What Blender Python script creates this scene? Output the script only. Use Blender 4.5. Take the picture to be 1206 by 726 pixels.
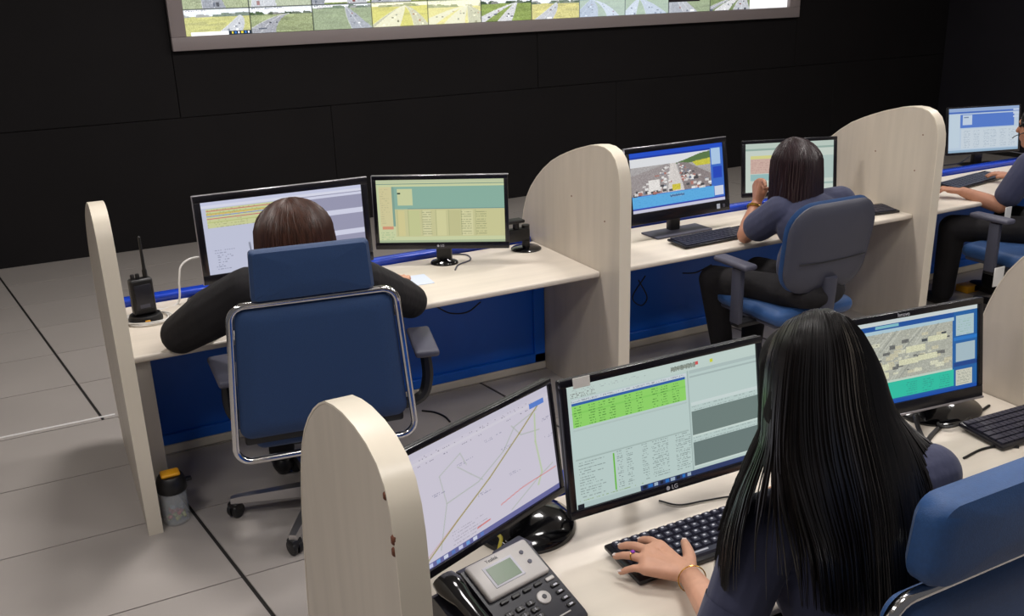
import bpy, bmesh, math, random
import numpy as np
from mathutils import Vector, Matrix, Euler

random.seed(7)
rng = np.random.default_rng(11)
for o in list(bpy.data.objects):
    bpy.data.objects.remove(o, do_unlink=True)
SC = bpy.context.scene
COL = SC.collection
V = Vector
R = math.radians

# ------------------------------------------------------------------ camera
YAW, PITCH, ROLL, FPX, CAMH = R(26.677), R(19.0615), R(-1.688), 1112.4, 2.15
fwd = V((math.sin(YAW) * math.cos(PITCH), math.cos(YAW) * math.cos(PITCH), -math.sin(PITCH)))
rt0 = V((math.cos(YAW), -math.sin(YAW), 0))
up0 = rt0.cross(fwd)
rt = math.cos(ROLL) * rt0 + math.sin(ROLL) * up0
up = -math.sin(ROLL) * rt0 + math.cos(ROLL) * up0
CAM = V((0, 0, CAMH))
cd = bpy.data.cameras.new('camera')
cam = bpy.data.objects.new('camera', cd)
COL.objects.link(cam)
cd.sensor_fit = 'HORIZONTAL'
cd.sensor_width = 36.0
cd.lens = 36.0 * FPX / 1206.0
cd.clip_start = 0.05
cam.matrix_world = Matrix(((rt.x, up.x, -fwd.x, CAM.x), (rt.y, up.y, -fwd.y, CAM.y), (rt.z, up.z, -fwd.z, CAM.z), (0, 0, 0, 1)))
SC.camera = cam


def ray(px, py):
    return rt * ((px - 603) / FPX) - up * ((py - 363) / FPX) + fwd


def az(px, py, z):
    d = ray(px, py)
    return CAM + d * ((z - CAM.z) / d.z)


def ay(px, py, y):
    d = ray(px, py)
    return CAM + d * (y / d.y)


# ------------------------------------------------------------------ world, exposure
W = bpy.data.worlds.new('room_ambience')
SC.world = W
W.use_nodes = True
W.node_tree.nodes['Background'].inputs[0].default_value = (0.97, 0.95, 1.0, 1)
W.node_tree.nodes['Background'].inputs[1].default_value = 0.12
SC.view_settings.view_transform = 'Standard'
SC.view_settings.look = 'None'
SC.view_settings.gamma = 1
SC.view_settings.exposure = -0.1
SC.view_settings.use_curve_mapping = False

# ------------------------------------------------------------------ materials
def lin(c):
    return tuple(((v / 255.0) / 12.92 if v / 255.0 <= 0.04045 else ((v / 255.0 + 0.055) / 1.055) ** 2.4) for v in c)


def mat(name, rgb, rough=0.5, metal=0.0, spec=0.5, noise=None, bump=None, coat=0.0, trans=0.0, sheen=0.0, emit=0.0, aniso=0.0, alpha=1.0):
    """noise=(scale xyz, amount) colour grain; bump=(scale xyz, strength)"""
    m = bpy.data.materials.new(name)
    m.use_nodes = True
    nt = m.node_tree
    b = nt.nodes['Principled BSDF']
    c = lin(rgb) + (1,)
    b.inputs['Base Color'].default_value = c
    b.inputs['Roughness'].default_value = rough
    b.inputs['Metallic'].default_value = metal
    b.inputs['Specular IOR Level'].default_value = spec
    b.inputs['Coat Weight'].default_value = coat
    b.inputs['Transmission Weight'].default_value = trans
    b.inputs['Sheen Weight'].default_value = sheen
    b.inputs['Anisotropic'].default_value = aniso
    b.inputs['Alpha'].default_value = alpha
    if emit:
        b.inputs['Emission Color'].default_value = c
        b.inputs['Emission Strength'].default_value = emit
    tc = nt.nodes.new('ShaderNodeTexCoord')

    def ns(scale, detail=4):
        mp = nt.nodes.new('ShaderNodeMapping')
        mp.inputs['Scale'].default_value = scale
        nt.links.new(tc.outputs['Object'], mp.inputs['Vector'])
        n = nt.nodes.new('ShaderNodeTexNoise')
        n.inputs['Scale'].default_value = 1
        n.inputs['Detail'].default_value = detail
        nt.links.new(mp.outputs[0], n.inputs['Vector'])
        return n
    if noise:
        n = ns(noise[0])
        r = nt.nodes.new('ShaderNodeValToRGB')
        a = noise[1]
        r.color_ramp.elements[0].position = 0.3
        r.color_ramp.elements[1].position = 0.7
        r.color_ramp.elements[0].color = tuple(max(0, v * (1 - a)) for v in c[:3]) + (1,)
        r.color_ramp.elements[1].color = tuple(min(1, v * (1 + a)) for v in c[:3]) + (1,)
        nt.links.new(n.outputs[0], r.inputs[0])
        nt.links.new(r.outputs[0], b.inputs['Base Color'])
    if bump:
        n = ns(bump[0], 3)
        bp = nt.nodes.new('ShaderNodeBump')
        bp.inputs['Strength'].default_value = bump[1]
        bp.inputs['Distance'].default_value = 0.01
        nt.links.new(n.outputs[0], bp.inputs['Height'])
        nt.links.new(bp.outputs[0], b.inputs['Normal'])
    return m


def screen_mat(name, strength):
    m = bpy.data.materials.new(name)
    m.use_nodes = True
    nt = m.node_tree
    b = nt.nodes['Principled BSDF']
    b.inputs['Base Color'].default_value = (0.01, 0.01, 0.01, 1)
    b.inputs['Roughness'].default_value = 0.45
    b.inputs['Specular IOR Level'].default_value = 0.3
    a = nt.nodes.new('ShaderNodeAttribute')
    a.attribute_name = 'picture'
    nt.links.new(a.outputs['Color'], b.inputs['Emission Color'])
    b.inputs['Emission Strength'].default_value = strength
    return m


M = dict(
    laminate=mat('beige_laminate', (198, 187, 172), 0.42, noise=((14, 14, 1.3), 0.07)),
    desk=mat('pale_laminate', (218, 208, 194), 0.38, noise=((1.2, 16, 8), 0.05)),
    edge=mat('laminate_edge', (222, 212, 194), 0.35),
    leg=mat('grey_laminate', (176, 168, 158), 0.45, noise=((14, 14, 1.3), 0.05)),
    tile=mat('floor_tile', (166, 159, 154), 0.30, spec=0.4, noise=((1.1, 1.1, 1.1), 0.05), bump=((60, 60, 60), 0.02)),
    joint=mat('floor_joint', (30, 27, 26), 0.8),
    wallblack=mat('black_wall_panel', (19, 16, 17), 0.75, spec=0.25, noise=((2, 2, 2), 0.15)),
    wallblue=mat('blue_black_wall', (30, 28, 34), 0.75, spec=0.25, noise=((2, 2, 2), 0.12)),
    ceiling=mat('ceiling_white', (215, 212, 208), 0.9),
    framegrey=mat('taupe_frame', (152, 141, 140), 0.5),
    bluemetal=mat('blue_painted_metal', (12, 98, 204), 0.38, noise=((3, 3, 3), 0.06)),
    bluerail=mat('blue_rail_paint', (26, 66, 190), 0.25, coat=0.3),
    bluecloth=mat('blue_chair_fabric', (20, 54, 97), 0.72, sheen=0.15, noise=((260, 260, 260), 0.12), bump=((400, 400, 400), 0.15)),
    bluecloth2=mat('mid_blue_upholstery', (36, 76, 128), 0.55, sheen=0.1, noise=((120, 120, 120), 0.08), bump=((300, 300, 300), 0.1)),
    chrome=mat('chrome', (215, 214, 214), 0.12, metal=1.0),
    alu=mat('polished_aluminium', (200, 197, 196), 0.28, metal=0.9),
    black=mat('black_plastic', (20, 19, 21), 0.42),
    blackgloss=mat('gloss_black_plastic', (10, 10, 13), 0.12, coat=0.4),
    bezel=mat('monitor_bezel', (20, 19, 26), 0.25),
    silveredge=mat('silver_edge', (176, 172, 178), 0.3, metal=0.7),
    grey=mat('dark_grey_plastic', (66, 67, 80), 0.5, bump=((500, 500, 500), 0.1)),
    greypad=mat('grey_armrest', (78, 78, 92), 0.5),
    phone=mat('phone_charcoal', (34, 34, 44), 0.4),
    silver=mat('phone_silver', (186, 182, 180), 0.4, metal=0.1),
    lcd=mat('green_lcd', (88, 112, 84), 0.3),
    keycap=mat('dark_keycap', (46, 46, 62), 0.4),
    keywhite=mat('white_print', (190, 190, 200), 0.5),
    white=mat('white_plastic', (222, 220, 216), 0.45),
    paper=mat('pale_blue_paper', (205, 214, 232), 0.7),
    yellow=mat('yellow_plastic', (226, 160, 22), 0.4),
    yellowcable=mat('yellow_cable', (205, 190, 60), 0.5),
    glass=mat('clear_jar_plastic', (225, 230, 232), 0.08, alpha=0.22),
    candy1=mat('red_wrap', (170, 50, 44), 0.4), candy2=mat('olive_wrap', (150, 152, 50), 0.4), candy3=mat('grey_wrap', (130, 130, 140), 0.4),
    skin=mat('skin', (203, 152, 126), 0.5, noise=((40, 40, 40), 0.05)),
    skin2=mat('tan_skin', (176, 124, 98), 0.5, noise=((40, 40, 40), 0.05)),
    nail=mat('pale_nail', (225, 210, 205), 0.25),
    navy=mat('navy_shirt', (55, 58, 84), 0.85, sheen=0.1, noise=((9, 9, 9), 0.12), bump=((14, 14, 7), 0.7)),
    blackcloth=mat('black_cloth', (19, 16, 19), 0.9, noise=((8, 8, 8), 0.2), bump=((16, 16, 9), 0.6)),
    hairblack=mat('black_hair', (15, 11, 11), 0.33, spec=0.55, noise=((60, 60, 3), 0.5)),
    hairbrown=mat('brown_hair', (68, 42, 32), 0.38, spec=0.6, noise=((70, 70, 4), 0.4)),
    hairwine=mat('dark_wine_hair', (42, 27, 30), 0.36, spec=0.55, noise=((70, 70, 4), 0.4)),
    hairunder=mat('black_hair_under', (11, 8, 8), 0.7, spec=0.2),
    strip=mat('bright_strip', (225, 222, 220), 0.35),
    gold=mat('gold', (205, 165, 80), 0.25, metal=1.0),
    gem=mat('purple_stone', (140, 60, 170), 0.15),
    eye=mat('dark_eye', (25, 18, 15), 0.15),
    brown=mat('chipped_core', (112, 66, 46), 0.8),
    screen=screen_mat('lit_display', 0.94),
    wallscreen=screen_mat('lit_video_wall', 1.3),
    lamp=mat('lamp_diffuser', (255, 250, 244), 0.5, emit=6.0),
)

# ------------------------------------------------------------------ object helpers
def tag(o, label=None, cat=None, group=None, kind=None):
    if label:
        o['label'] = label
    if cat:
        o['category'] = cat
    if group:
        o['group'] = group
    if kind:
        o['kind'] = kind
    return o


def thing(name, label, cat, loc=(0, 0, 0), rz=0.0, group=None):
    o = bpy.data.objects.new(name, None)
    o.empty_display_size = 0.05
    COL.objects.link(o)
    o.location = loc
    o.rotation_euler = (0, 0, rz)
    return tag(o, label, cat, group)


def rootm(o):
    m = Matrix.Identity(4)
    while o is not None:
        m = Matrix.LocRotScale(o.location, o.rotation_euler, o.scale) @ m
        o = o.parent
    return m


class MB:
    def __init__(s):
        s.v = []
        s.f = []
        s.sm = []

    def add(s, vs, fs, smooth=False):
        n = len(s.v)
        s.v += [tuple(v) for v in vs]
        s.f += [tuple(i + n for i in f) for f in fs]
        s.sm += [smooth] * len(fs)
        return s

    def box(s, lo, hi, mtx=None):
        x0, y0, z0 = lo
        x1, y1, z1 = hi
        vs = [V(p) for p in ((x0, y0, z0), (x1, y0, z0), (x1, y1, z0), (x0, y1, z0), (x0, y0, z1), (x1, y0, z1), (x1, y1, z1), (x0, y1, z1))]
        if mtx is not None:
            vs = [mtx @ v for v in vs]
        return s.add(vs, ((3, 2, 1, 0), (4, 5, 6, 7), (0, 1, 5, 4), (1, 2, 6, 5), (2, 3, 7, 6), (3, 0, 4, 7)))

    def rbox(s, lo, hi, r=0.01, seg=3, mtx=None):
        bm = bmesh.new()
        c = [(a + b) / 2 for a, b in zip(lo, hi)]
        d = [(b - a) for a, b in zip(lo, hi)]
        bmesh.ops.create_cube(bm, size=1, matrix=Matrix.Translation(c) @ Matrix.Diagonal((*d, 1)))
        bmesh.ops.bevel(bm, geom=bm.edges[:], offset=min(r, 0.49 * min(d)), segments=seg, affect='EDGES', profile=0.5)
        return s.bm(bm, mtx)

    def bm(s, bm, mtx=None, smooth=True):
        bm.verts.ensure_lookup_table()
        bm.verts.index_update()
        vs = [(mtx @ v.co) if mtx is not None else v.co.copy() for v in bm.verts]
        fs = [[v.index for v in f.verts] for f in bm.faces]
        bm.free()
        return s.add(vs, fs, smooth)

    def tube(s, pts, r, n=8, closed=False, cap=True):
        pts = [V(p) for p in pts]
        N = len(pts)
        rr = r if isinstance(r, (list, tuple)) else [r] * N
        vs = []
        prev = None
        for i, p in enumerate(pts):
            if closed:
                t = pts[(i + 1) % N] - pts[i - 1]
            else:
                t = pts[min(i + 1, N - 1)] - pts[max(i - 1, 0)]
            if t.length < 1e-9:
                t = V((0, 0, 1))
            t.normalize()
            if prev is None:
                a = t.cross(V((0.0, 0.0, 1.0)))
                if a.length < 0.05:
                    a = t.cross(V((1, 0, 0)))
            else:
                a = prev - t * prev.dot(t)
            a.normalize()
            prev = a
            b = t.cross(a)
            for k in range(n):
                th = 2 * math.pi * k / n
                vs.append(p + (a * math.cos(th) + b * math.sin(th)) * rr[i])
        fs = []
        for i in range(N if closed else N - 1):
            j = (i + 1) % N
            for k in range(n):
                l = (k + 1) % n
                fs.append((i * n + k, i * n + l, j * n + l, j * n + k))
        if cap and not closed:
            fs.append(tuple(range(n - 1, -1, -1)))
            fs.append(tuple((N - 1) * n + k for k in range(n)))
        return s.add(vs, fs, True)

    def lathe(s, prof, c=(0, 0, 0), n=24, mtx=None):
        vs = []
        for r, z in prof:
            for k in range(n):
                th = 2 * math.pi * k / n
                p = V((c[0] + r * math.cos(th), c[1] + r * math.sin(th), c[2] + z))
                vs.append(mtx @ p if mtx is not None else p)
        fs = []
        for i in range(len(prof) - 1):
            for k in range(n):
                l = (k + 1) % n
                fs.append((i * n + k, i * n + l, (i + 1) * n + l, (i + 1) * n + k))
        fs.append(tuple(range(n - 1, -1, -1)))
        fs.append(tuple((len(prof) - 1) * n + k for k in range(n)))
        return s.add(vs, fs, True)

    def prism(s, outline, axis, a, b, smooth=False):
        """outline: 2d points; axis 'x': (y,z), 'y': (x,z), 'z': (x,y)"""
        def p3(p, t):
            if axis == 'x':
                return (t, p[0], p[1])
            if axis == 'y':
                return (p[0], t, p[1])
            return (p[0], p[1], t)
        n = len(outline)
        vs = [p3(p, a) for p in outline] + [p3(p, b) for p in outline]
        fs = [tuple(range(n - 1, -1, -1)), tuple(range(n, 2 * n))]
        fs += [(i, (i + 1) % n, n + (i + 1) % n, n + i) for i in range(n)]
        return s.add(vs, fs, smooth)

    def mesh(s, name, m):
        me = bpy.data.meshes.new(name)
        me.from_pydata(s.v, [], s.f)
        me.validate()
        if len(me.polygons) == len(s.sm):
            me.polygons.foreach_set('use_smooth', s.sm)
        b = bmesh.new()
        b.from_mesh(me)
        bmesh.ops.recalc_face_normals(b, faces=b.faces)
        b.to_mesh(me)
        b.free()
        try:
            me.set_sharp_from_angle(angle=R(40))
        except Exception:
            pass
        me.materials.append(m)
        return me

    def build(s, name, m, parent=None, world=False):
        me = s.mesh(name, m)
        o = bpy.data.objects.new(name, me)
        COL.objects.link(o)
        if parent is not None:
            o.parent = parent
            if world:
                o.data.transform(rootm(parent).inverted())
        return o


def inst(me, name, parent, loc=(0, 0, 0), rot=(0, 0, 0), scale=(1, 1, 1)):
    o = bpy.data.objects.new(name, me)
    COL.objects.link(o)
    o.parent = parent
    o.location = loc
    o.rotation_euler = rot
    o.scale = scale
    return o


def text_mesh(name, body, size, m, parent, mtx, align='CENTER'):
    cu = bpy.data.curves.new(name, 'FONT')
    cu.body = body
    cu.size = size
    cu.align_x = align
    cu.align_y = 'CENTER'
    cu.extrude = 0.0004
    t = bpy.data.objects.new('tmp_text', cu)
    COL.objects.link(t)
    dg = bpy.context.evaluated_depsgraph_get()
    me = bpy.data.meshes.new_from_object(t.evaluated_get(dg))
    bpy.data.objects.remove(t)
    me.transform(mtx)
    me.name = name
    me.materials.clear()
    me.materials.append(m)
    o = bpy.data.objects.new(name, me)
    COL.objects.link(o)
    o.parent = parent
    return o


def bez(pts, n=8):
    """Catmull-Rom through points"""
    P = [V(p) for p in pts]
    P = [P[0] * 2 - P[1]] + P + [P[-1] * 2 - P[-2]]
    out = []
    for i in range(1, len(P) - 2):
        for k in range(n):
            t = k / n
            a, b, c, d = P[i - 1], P[i], P[i + 1], P[i + 2]
            out.append(0.5 * ((2 * b) + (c - a) * t + (2 * a - 5 * b + 4 * c - d) * t * t + (3 * b - a - 3 * c + d) * t ** 3))
    out.append(P[-2])
    return out


# ------------------------------------------------------------------ ceiling lights
CEIL = 3.9
LAMPS = [(x, y) for y in (0.6, 4.75) for x in (-1.1, 1.05, 3.3, 5.5, 7.7)] + [(x, 2.0) for x in (-1.1, 2.1, 5.5)]
lampbox = MB().box((-0.31, -0.31, -0.05), (0.31, 0.31, 0.0)).mesh('housing', M['white'])
lampdif = MB().box((-0.28, -0.28, -0.056), (0.28, 0.28, -0.05)).mesh('diffuser', M['lamp'])
for i, (x, y) in enumerate(LAMPS):
    row = {0.6: 'behind the camera side', 2.0: 'over the near desk row', 4.75: 'over the far desk row'}[y]
    nth = ['first', 'second', 'third', 'fourth', 'fifth'][sorted({a for a, b in LAMPS if b == y}).index(x)]
    t = thing('ceiling_light', 'square white ceiling light ' + row + ', ' + nth + ' from left', 'light', (x, y, CEIL), 0, 'ceiling lights')
    inst(lampbox, 'housing', t)
    inst(lampdif, 'diffuser', t)
    ld = bpy.data.lights.new('panel_light', 'AREA')
    ld.shape = 'SQUARE'
    ld.size = 0.5
    ld.energy = {0.6: 18, 2.0: 30, 4.75: {-1.1: 8, 1.05: 64, 3.3: 40, 5.5: 40, 7.7: 24}.get(x, 20)}[y]
    ld.color = (1.0, 0.965, 0.94)
    lo = bpy.data.objects.new('panel_light', ld)
    COL.objects.link(lo)
    lo.parent = t
    lo.location = (0, 0, -0.062)

# ------------------------------------------------------------------ the room
WY = 8.735
XL, XR = -3.5, 10.75
floor = tag(MB().box((XL, -1.5, -0.06), (XR, WY, -0.006)).build('floor', M['joint']), kind='structure')
ROW0, RP, TW, SK = 3.275, 0.605, 1.78, 0.149
def tile_mesh(name, off):
    h = RP / 2 - 0.0035
    w = TW / 2 - 0.008
    o = []
    for (sx, sy) in ((-1, -1), (1, -1), (1, 1), (-1, 1)):
        o.append((sx * w - sy * h * SK, sy * h))
    return MB().prism(o, 'z', -0.006, 0.0).mesh(name, M['tile'])
tme = tile_mesh('floor_tile', 0)
for k in range(-7, 9):
    y = ROW0 + (k + 0.5) * RP
    sh = 0.34 if y < 5.09 else 0.26
    for c in range(-3, 8):
        x = sh + (4 - y) * SK + (c + 0.5) * TW
        if x - TW / 2 < XL + 0.2 or x + TW / 2 > XR - 0.2 and x - TW / 2 > XR - 1.9:
            continue
        inst(tme, 'floor_tile', floor, (x, y, 0))
tag(MB().box((XL, 5.118, 0.0), (0.16, 5.136, 0.004)).build('trim_1', M['strip']), kind='structure')

wb = tag(MB().box((XL, WY, 0), (XR, WY + 0.12, CEIL)).build('wall_back', M['wallblack']), kind='structure')
def wpanel(x0, x1, z0, z1, d=0.03):
    MB().rbox((x0 + 0.0015, WY - d, z0 + 0.0015), (x1 - 0.0015, WY + 0.001, z1 - 0.0015), 0.003, 1).build('wall_panel', M['wallblack'], wb)
for x0, x1 in ((XL, -0.6), (-0.6, 2.55), (2.55, 5.7), (5.7, 8.85), (8.85, XR)):
    wpanel(x0, x1, 0.0, 1.11, 0.036)
for x0, x1 in ((XL, 1.21), (1.21, 4.75), (4.75, 8.2), (8.2, XR)):
    wpanel(x0, x1, 1.11, CEIL, 0.03)
tag(MB().box((XR, 0.0, 0), (XR + 0.12, WY + 0.12, CEIL)).build('wall_right', M['wallblue']), kind='structure')
tag(MB().box((XL, -1.5, CEIL), (XR + 0.12, WY + 0.12, CEIL + 0.1)).build('ceiling', M['ceiling']), kind='structure')


# ------------------------------------------------------------------ display pictures
class Cv:
    def __init__(s, w, h, bg):
        s.w, s.h = w, h
        s.a = np.ones((h, w, 3)) * np.array(bg, float)

    def rect(s, x0, y0, x1, y1, c):
        X0, X1 = int(round(x0 * s.w)), max(int(round(x1 * s.w)), int(round(x0 * s.w)) + 1)
        Y0, Y1 = int(round(y0 * s.h)), max(int(round(y1 * s.h)), int(round(y0 * s.h)) + 1)
        s.a[max(Y0, 0):Y1, max(X0, 0):X1] = c
        return s

    def poly(s, pts, c, al=1.0):
        yy, xx = np.mgrid[0:s.h, 0:s.w]
        xx = (xx + 0.5) / s.w
        yy = (yy + 0.5) / s.h
        inside = np.zeros((s.h, s.w), bool)
        n = len(pts)
        for i in range(n):
            x0, y0 = pts[i]
            x1, y1 = pts[(i + 1) % n]
            cond = ((y0 > yy) != (y1 > yy)) & (xx < (x1 - x0) * (yy - y0) / (y1 - y0 + 1e-9) + x0)
            inside ^= cond
        s.a[inside] = s.a[inside] * (1 - al) + np.array(c) * al
        return s

    def line(s, pts, c, wd=0.6, al=1.0):
        yy, xx = np.mgrid[0:s.h, 0:s.w] + 0.5
        for (x0, y0), (x1, y1) in zip(pts[:-1], pts[1:]):
            ax, ay_, bx, by = x0 * s.w, y0 * s.h, x1 * s.w, y1 * s.h
            L2 = (bx - ax) ** 2 + (by - ay_) ** 2 + 1e-9
            t = np.clip(((xx - ax) * (bx - ax) + (yy - ay_) * (by - ay_)) / L2, 0, 1)
            d = np.hypot(xx - ax - t * (bx - ax), yy - ay_ - t * (by - ay_))
            k = np.clip(wd + 0.5 - d, 0, 1)[..., None] * al
            s.a = s.a * (1 - k) + np.array(c) * k
        return s

    def ticks(s, x0, y0, x1, y1, rows, c, dens=0.6, al=0.6, ragged=False):
        """rows of unreadable tiny print"""
        for r in range(rows):
            yy = int((y0 + (y1 - y0) * (r + 0.5) / rows) * s.h)
            X0, X1 = int(x0 * s.w), int(x1 * s.w)
            if ragged:
                X1 = X0 + int((X1 - X0) * rng.uniform(0.35, 1))
            if yy >= s.h:
                continue
            msk = rng.random(max(X1 - X0, 0)) < dens
            seg = s.a[yy, X0:X1]
            seg[msk[:len(seg)]] = seg[msk[:len(seg)]] * (1 - al) + np.array(c) * al
        return s

    def grain(s, x0, y0, x1, y1, amp):
        sl = s.a[int(y0 * s.h):int(y1 * s.h), int(x0 * s.w):int(x1 * s.w)]
        sl += rng.normal(0, amp, sl.shape[:2])[..., None]
        return s


def screen_obj(name, cv, w, h, m, parent, org, ux, uz, kind=None):
    """flat lit picture: org = lower left corner, ux / uz unit vectors in the parent's frame"""
    W_, H_ = cv.w, cv.h
    org, ux, uz = np.array(org, float), np.array(ux, float), np.array(uz, float)
    xs, zs = np.meshgrid(np.linspace(0, w, W_ + 1), np.linspace(0, h, H_ + 1))
    co = org + xs[..., None] * ux + zs[..., None] * uz
    i = (np.arange(H_)[:, None] * (W_ + 1) + np.arange(W_)[None, :]).ravel()
    faces = np.stack([i, i + 1, i + W_ + 2, i + W_ + 1], 1)
    me = bpy.data.meshes.new(name)
    nv, nf = (W_ + 1) * (H_ + 1), W_ * H_
    me.vertices.add(nv)
    me.vertices.foreach_set('co', co.reshape(-1).astype(np.float32))
    me.loops.add(nf * 4)
    me.loops.foreach_set('vertex_index', faces.reshape(-1).astype(np.int32))
    me.polygons.add(nf)
    me.polygons.foreach_set('loop_start', (np.arange(nf) * 4).astype(np.int32))
    me.update()
    me.validate()
    c = np.clip(cv.a[::-1], 0, 255) / 255.0
    c = np.where(c <= 0.04045, c / 12.92, ((c + 0.055) / 1.055) ** 2.4).reshape(-1, 3)
    c4 = np.concatenate([c, np.ones((nf, 1))], 1)
    at = me.color_attributes.new('picture', 'FLOAT_COLOR', 'CORNER')
    at.data.foreach_set('color', np.repeat(c4, 4, axis=0).reshape(-1).astype(np.float32))
    me.materials.append(m)
    o = bpy.data.objects.new(name, me)
    COL.objects.link(o)
    o.parent = parent
    return o


def pic_road(seed, bright=1.0):
    """motorway camera view: pale sky, verge, curving carriageways, vehicles, caption strip"""
    q = np.random.default_rng(seed)
    cv = Cv(84, 36, (232, 236, 240))
    hz = q.uniform(0.1, 0.3)
    grass = [(176, 172, 70), (150, 160, 84), (196, 186, 104), (120, 136, 92), (150, 160, 120), (132, 150, 80)][q.integers(6)]
    cv.rect(0, hz, 1, 1, grass)
    for k in range(16):
        x, y = q.random(), q.uniform(hz, 1)
        c = np.array(grass) * q.uniform(0.75, 1.2)
        cv.poly([(x, y), (x + q.uniform(0.1, 0.3), y - 0.03), (x + q.uniform(0.2, 0.4), y + 0.1), (x - 0.1, y + 0.08)], c, 0.6)
    for k in range(14):
        x = q.random() * 1.1 - 0.1
        hgt = q.uniform(0.03, 0.12)
        cv.poly([(x, hz - hgt), (x + 0.1, hz - hgt * 0.8), (x + 0.14, hz + 0.03), (x - 0.03, hz + 0.03)], [(72, 92, 62), (96, 106, 92), (128, 128, 124), (58, 76, 56)][q.integers(4)])
    vx = q.uniform(0.1, 0.9)
    bend = q.uniform(-0.25, 0.25)
    for k in range(q.integers(1, 4)):
        bx = q.uniform(-0.4, 0.8)
        w = q.uniform(0.22, 0.5)
        col = [(158, 160, 168), (204, 204, 206), (178, 180, 186), (138, 142, 152)][q.integers(4)]
        Lp, Rp, Cp = [], [], []
        for i_ in range(9):
            t = i_ / 8
            y = hz + (1.05 - hz) * t ** 1.4
            cx_ = vx + (bx + w / 2 - vx) * t + bend * t * (1 - t)
            hw_ = 0.012 + w / 2 * t
            Lp.append((cx_ - hw_, y))
            Rp.append((cx_ + hw_, y))
            Cp.append((cx_, y))
        cv.poly(Lp + Rp[::-1], col)
        cv.line(Lp, (225, 225, 225), 0.35, 0.7)
        cv.line(Cp, (236, 236, 236), 0.3, 0.6)
        for j in range(6):
            i_ = q.integers(3, 8)
            px_, py_ = Cp[i_]
            px_ += q.uniform(-0.6, 0.6) * (Rp[i_][0] - px_)
            sz = 0.012 + 0.035 * i_ / 8
            cv.rect(px_, py_, px_ + sz, py_ + sz * 1.7, [(52, 54, 62), (244, 244, 244), (120, 60, 56), (90, 96, 110)][q.integers(4)])
    cv.grain(0, 0, 1, 1, 11)
    haze = q.uniform(0.0, 0.4)
    cv.a = cv.a * (1 - haze) + np.array((226, 232, 238)) * haze
    cw_ = q.uniform(0.25, 0.6)
    cv.rect(0.02, 0.02, cw_, 0.10, (244, 244, 248))
    cv.ticks(0.04, 0.02, cw_ - 0.02, 0.10, 2, (90, 100, 120), 0.4)
    cv.line([(0, 0), (1, 0)], (60, 70, 66), 0.6)
    cv.line([(0, 0), (0, 1)], (50, 58, 54), 0.6)
    return cv


# ------------------------------------------------------------------ video wall
vw = thing('video_wall', 'large video wall of traffic camera views on the black back wall', 'video wall', (4.67, WY - 0.03, 1.675))
x0, x1, zb = 1.338, 8.01, 1.785
zr = [zb, 2.005, 2.43, 2.86, 3.29]
yf = WY - 0.031
def vbox(name, lo, hi, m):
    return MB().rbox(lo, hi, 0.006, 2).build(name, m, vw, True)
vbox('backing', (x0 - 0.02, yf - 0.02, zb - 0.02), (x1 + 0.02, yf, zr[-1] + 0.02), M['black'])
vbox('frame', (1.215, yf - 0.07, 1.672), (8.165, yf, zb), M['framegrey'])
vbox('frame', (1.215, yf - 0.07, zr[-1]), (8.165, yf, zr[-1] + 0.11), M['framegrey'])
vbox('frame', (1.215, yf - 0.07, zb), (x0, yf, zr[-1]), M['framegrey'])
vbox('frame', (x1, yf - 0.07, zb), (8.165, yf, zr[-1]), M['framegrey'])
inv = rootm(vw).inverted()
cw = (x1 - x0) / 12
for r in range(4):
    for c in range(12):
        if r == 0 and c == 11:
            cv = Cv(8, 4, (250, 250, 252))
        elif r == 0 and c == 9:
            cv = pic_road(900)
            cv.rect(0, 0, 0.75, 0.5, (26, 22, 24)).rect(0.5, 0.1, 0.75, 0.4, (200, 40, 60))
        else:
            cv = pic_road(100 + r * 12 + c)
        if r == 0 and c == 0:
            cv.rect(0.08, 0.86, 0.66, 1.0, (250, 250, 250)).rect(0.66, 0.86, 1, 1, (20, 40, 60))
            for k in range(6):
                cv.rect(0.7 + k * 0.05, 0.88, 0.725 + k * 0.05, 0.98, [(230, 210, 60), (60, 120, 200), (240, 240, 240)][k % 3])
        if r == 0 and c in (3, 4):
            cv.a = cv.a * 0.6 + np.array((250, 244, 170)) * 0.4
        if r == 0 and c in (7, 8):
            cv.a = cv.a * 0.55 + np.array((180, 200, 225)) * 0.45
        p = inv @ V((x0 + c * cw + 0.002, yf - 0.024, zr[r] + 0.002))
        screen_obj('video_panel', cv, cw - 0.004, zr[r + 1] - zr[r] - 0.004, M['wallscreen'], vw, p, (1, 0, 0), (0, 0, 1))

# ------------------------------------------------------------------ partitions
PROF = [(0.0, 0.0), (0.0, 1.17), (0.006, 1.235), (0.02, 1.285), (0.045, 1.33), (0.085, 1.362), (0.14, 1.378), (0.2, 1.38), (0.28, 1.37), (0.40, 1.338), (0.50, 1.305),
        (0.58, 1.275), (0.67, 1.235), (0.76, 1.18), (0.84, 1.12), (0.91, 1.055), (0.965, 0.985), (1.005, 0.90), (1.03, 0.80), (1.04, 0.68), (1.04, 0.5), (1.03, 0.3),
        (1.0, 0.14), (0.955, 0.05), (0.93, 0.0)]
PROF_NEAR = [(0.0, 0.0), (0.0, 1.16), (0.002, 1.22), (0.007, 1.28), (0.018, 1.33), (0.038, 1.37), (0.07, 1.396), (0.12, 1.412), (0.18, 1.418), (0.25, 1.416), (0.31, 1.407), (0.37, 1.392), (0.42, 1.367),
             (0.47, 1.335), (0.52, 1.295), (0.57, 1.245), (0.61, 1.19), (0.64, 1.13), (0.665, 1.06), (0.69, 0.97), (0.71, 0.87), (0.735, 0.74), (0.755, 0.6), (0.765, 0.4), (0.755, 0.2), (0.72, 0.08), (0.68, 0.0)]
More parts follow.
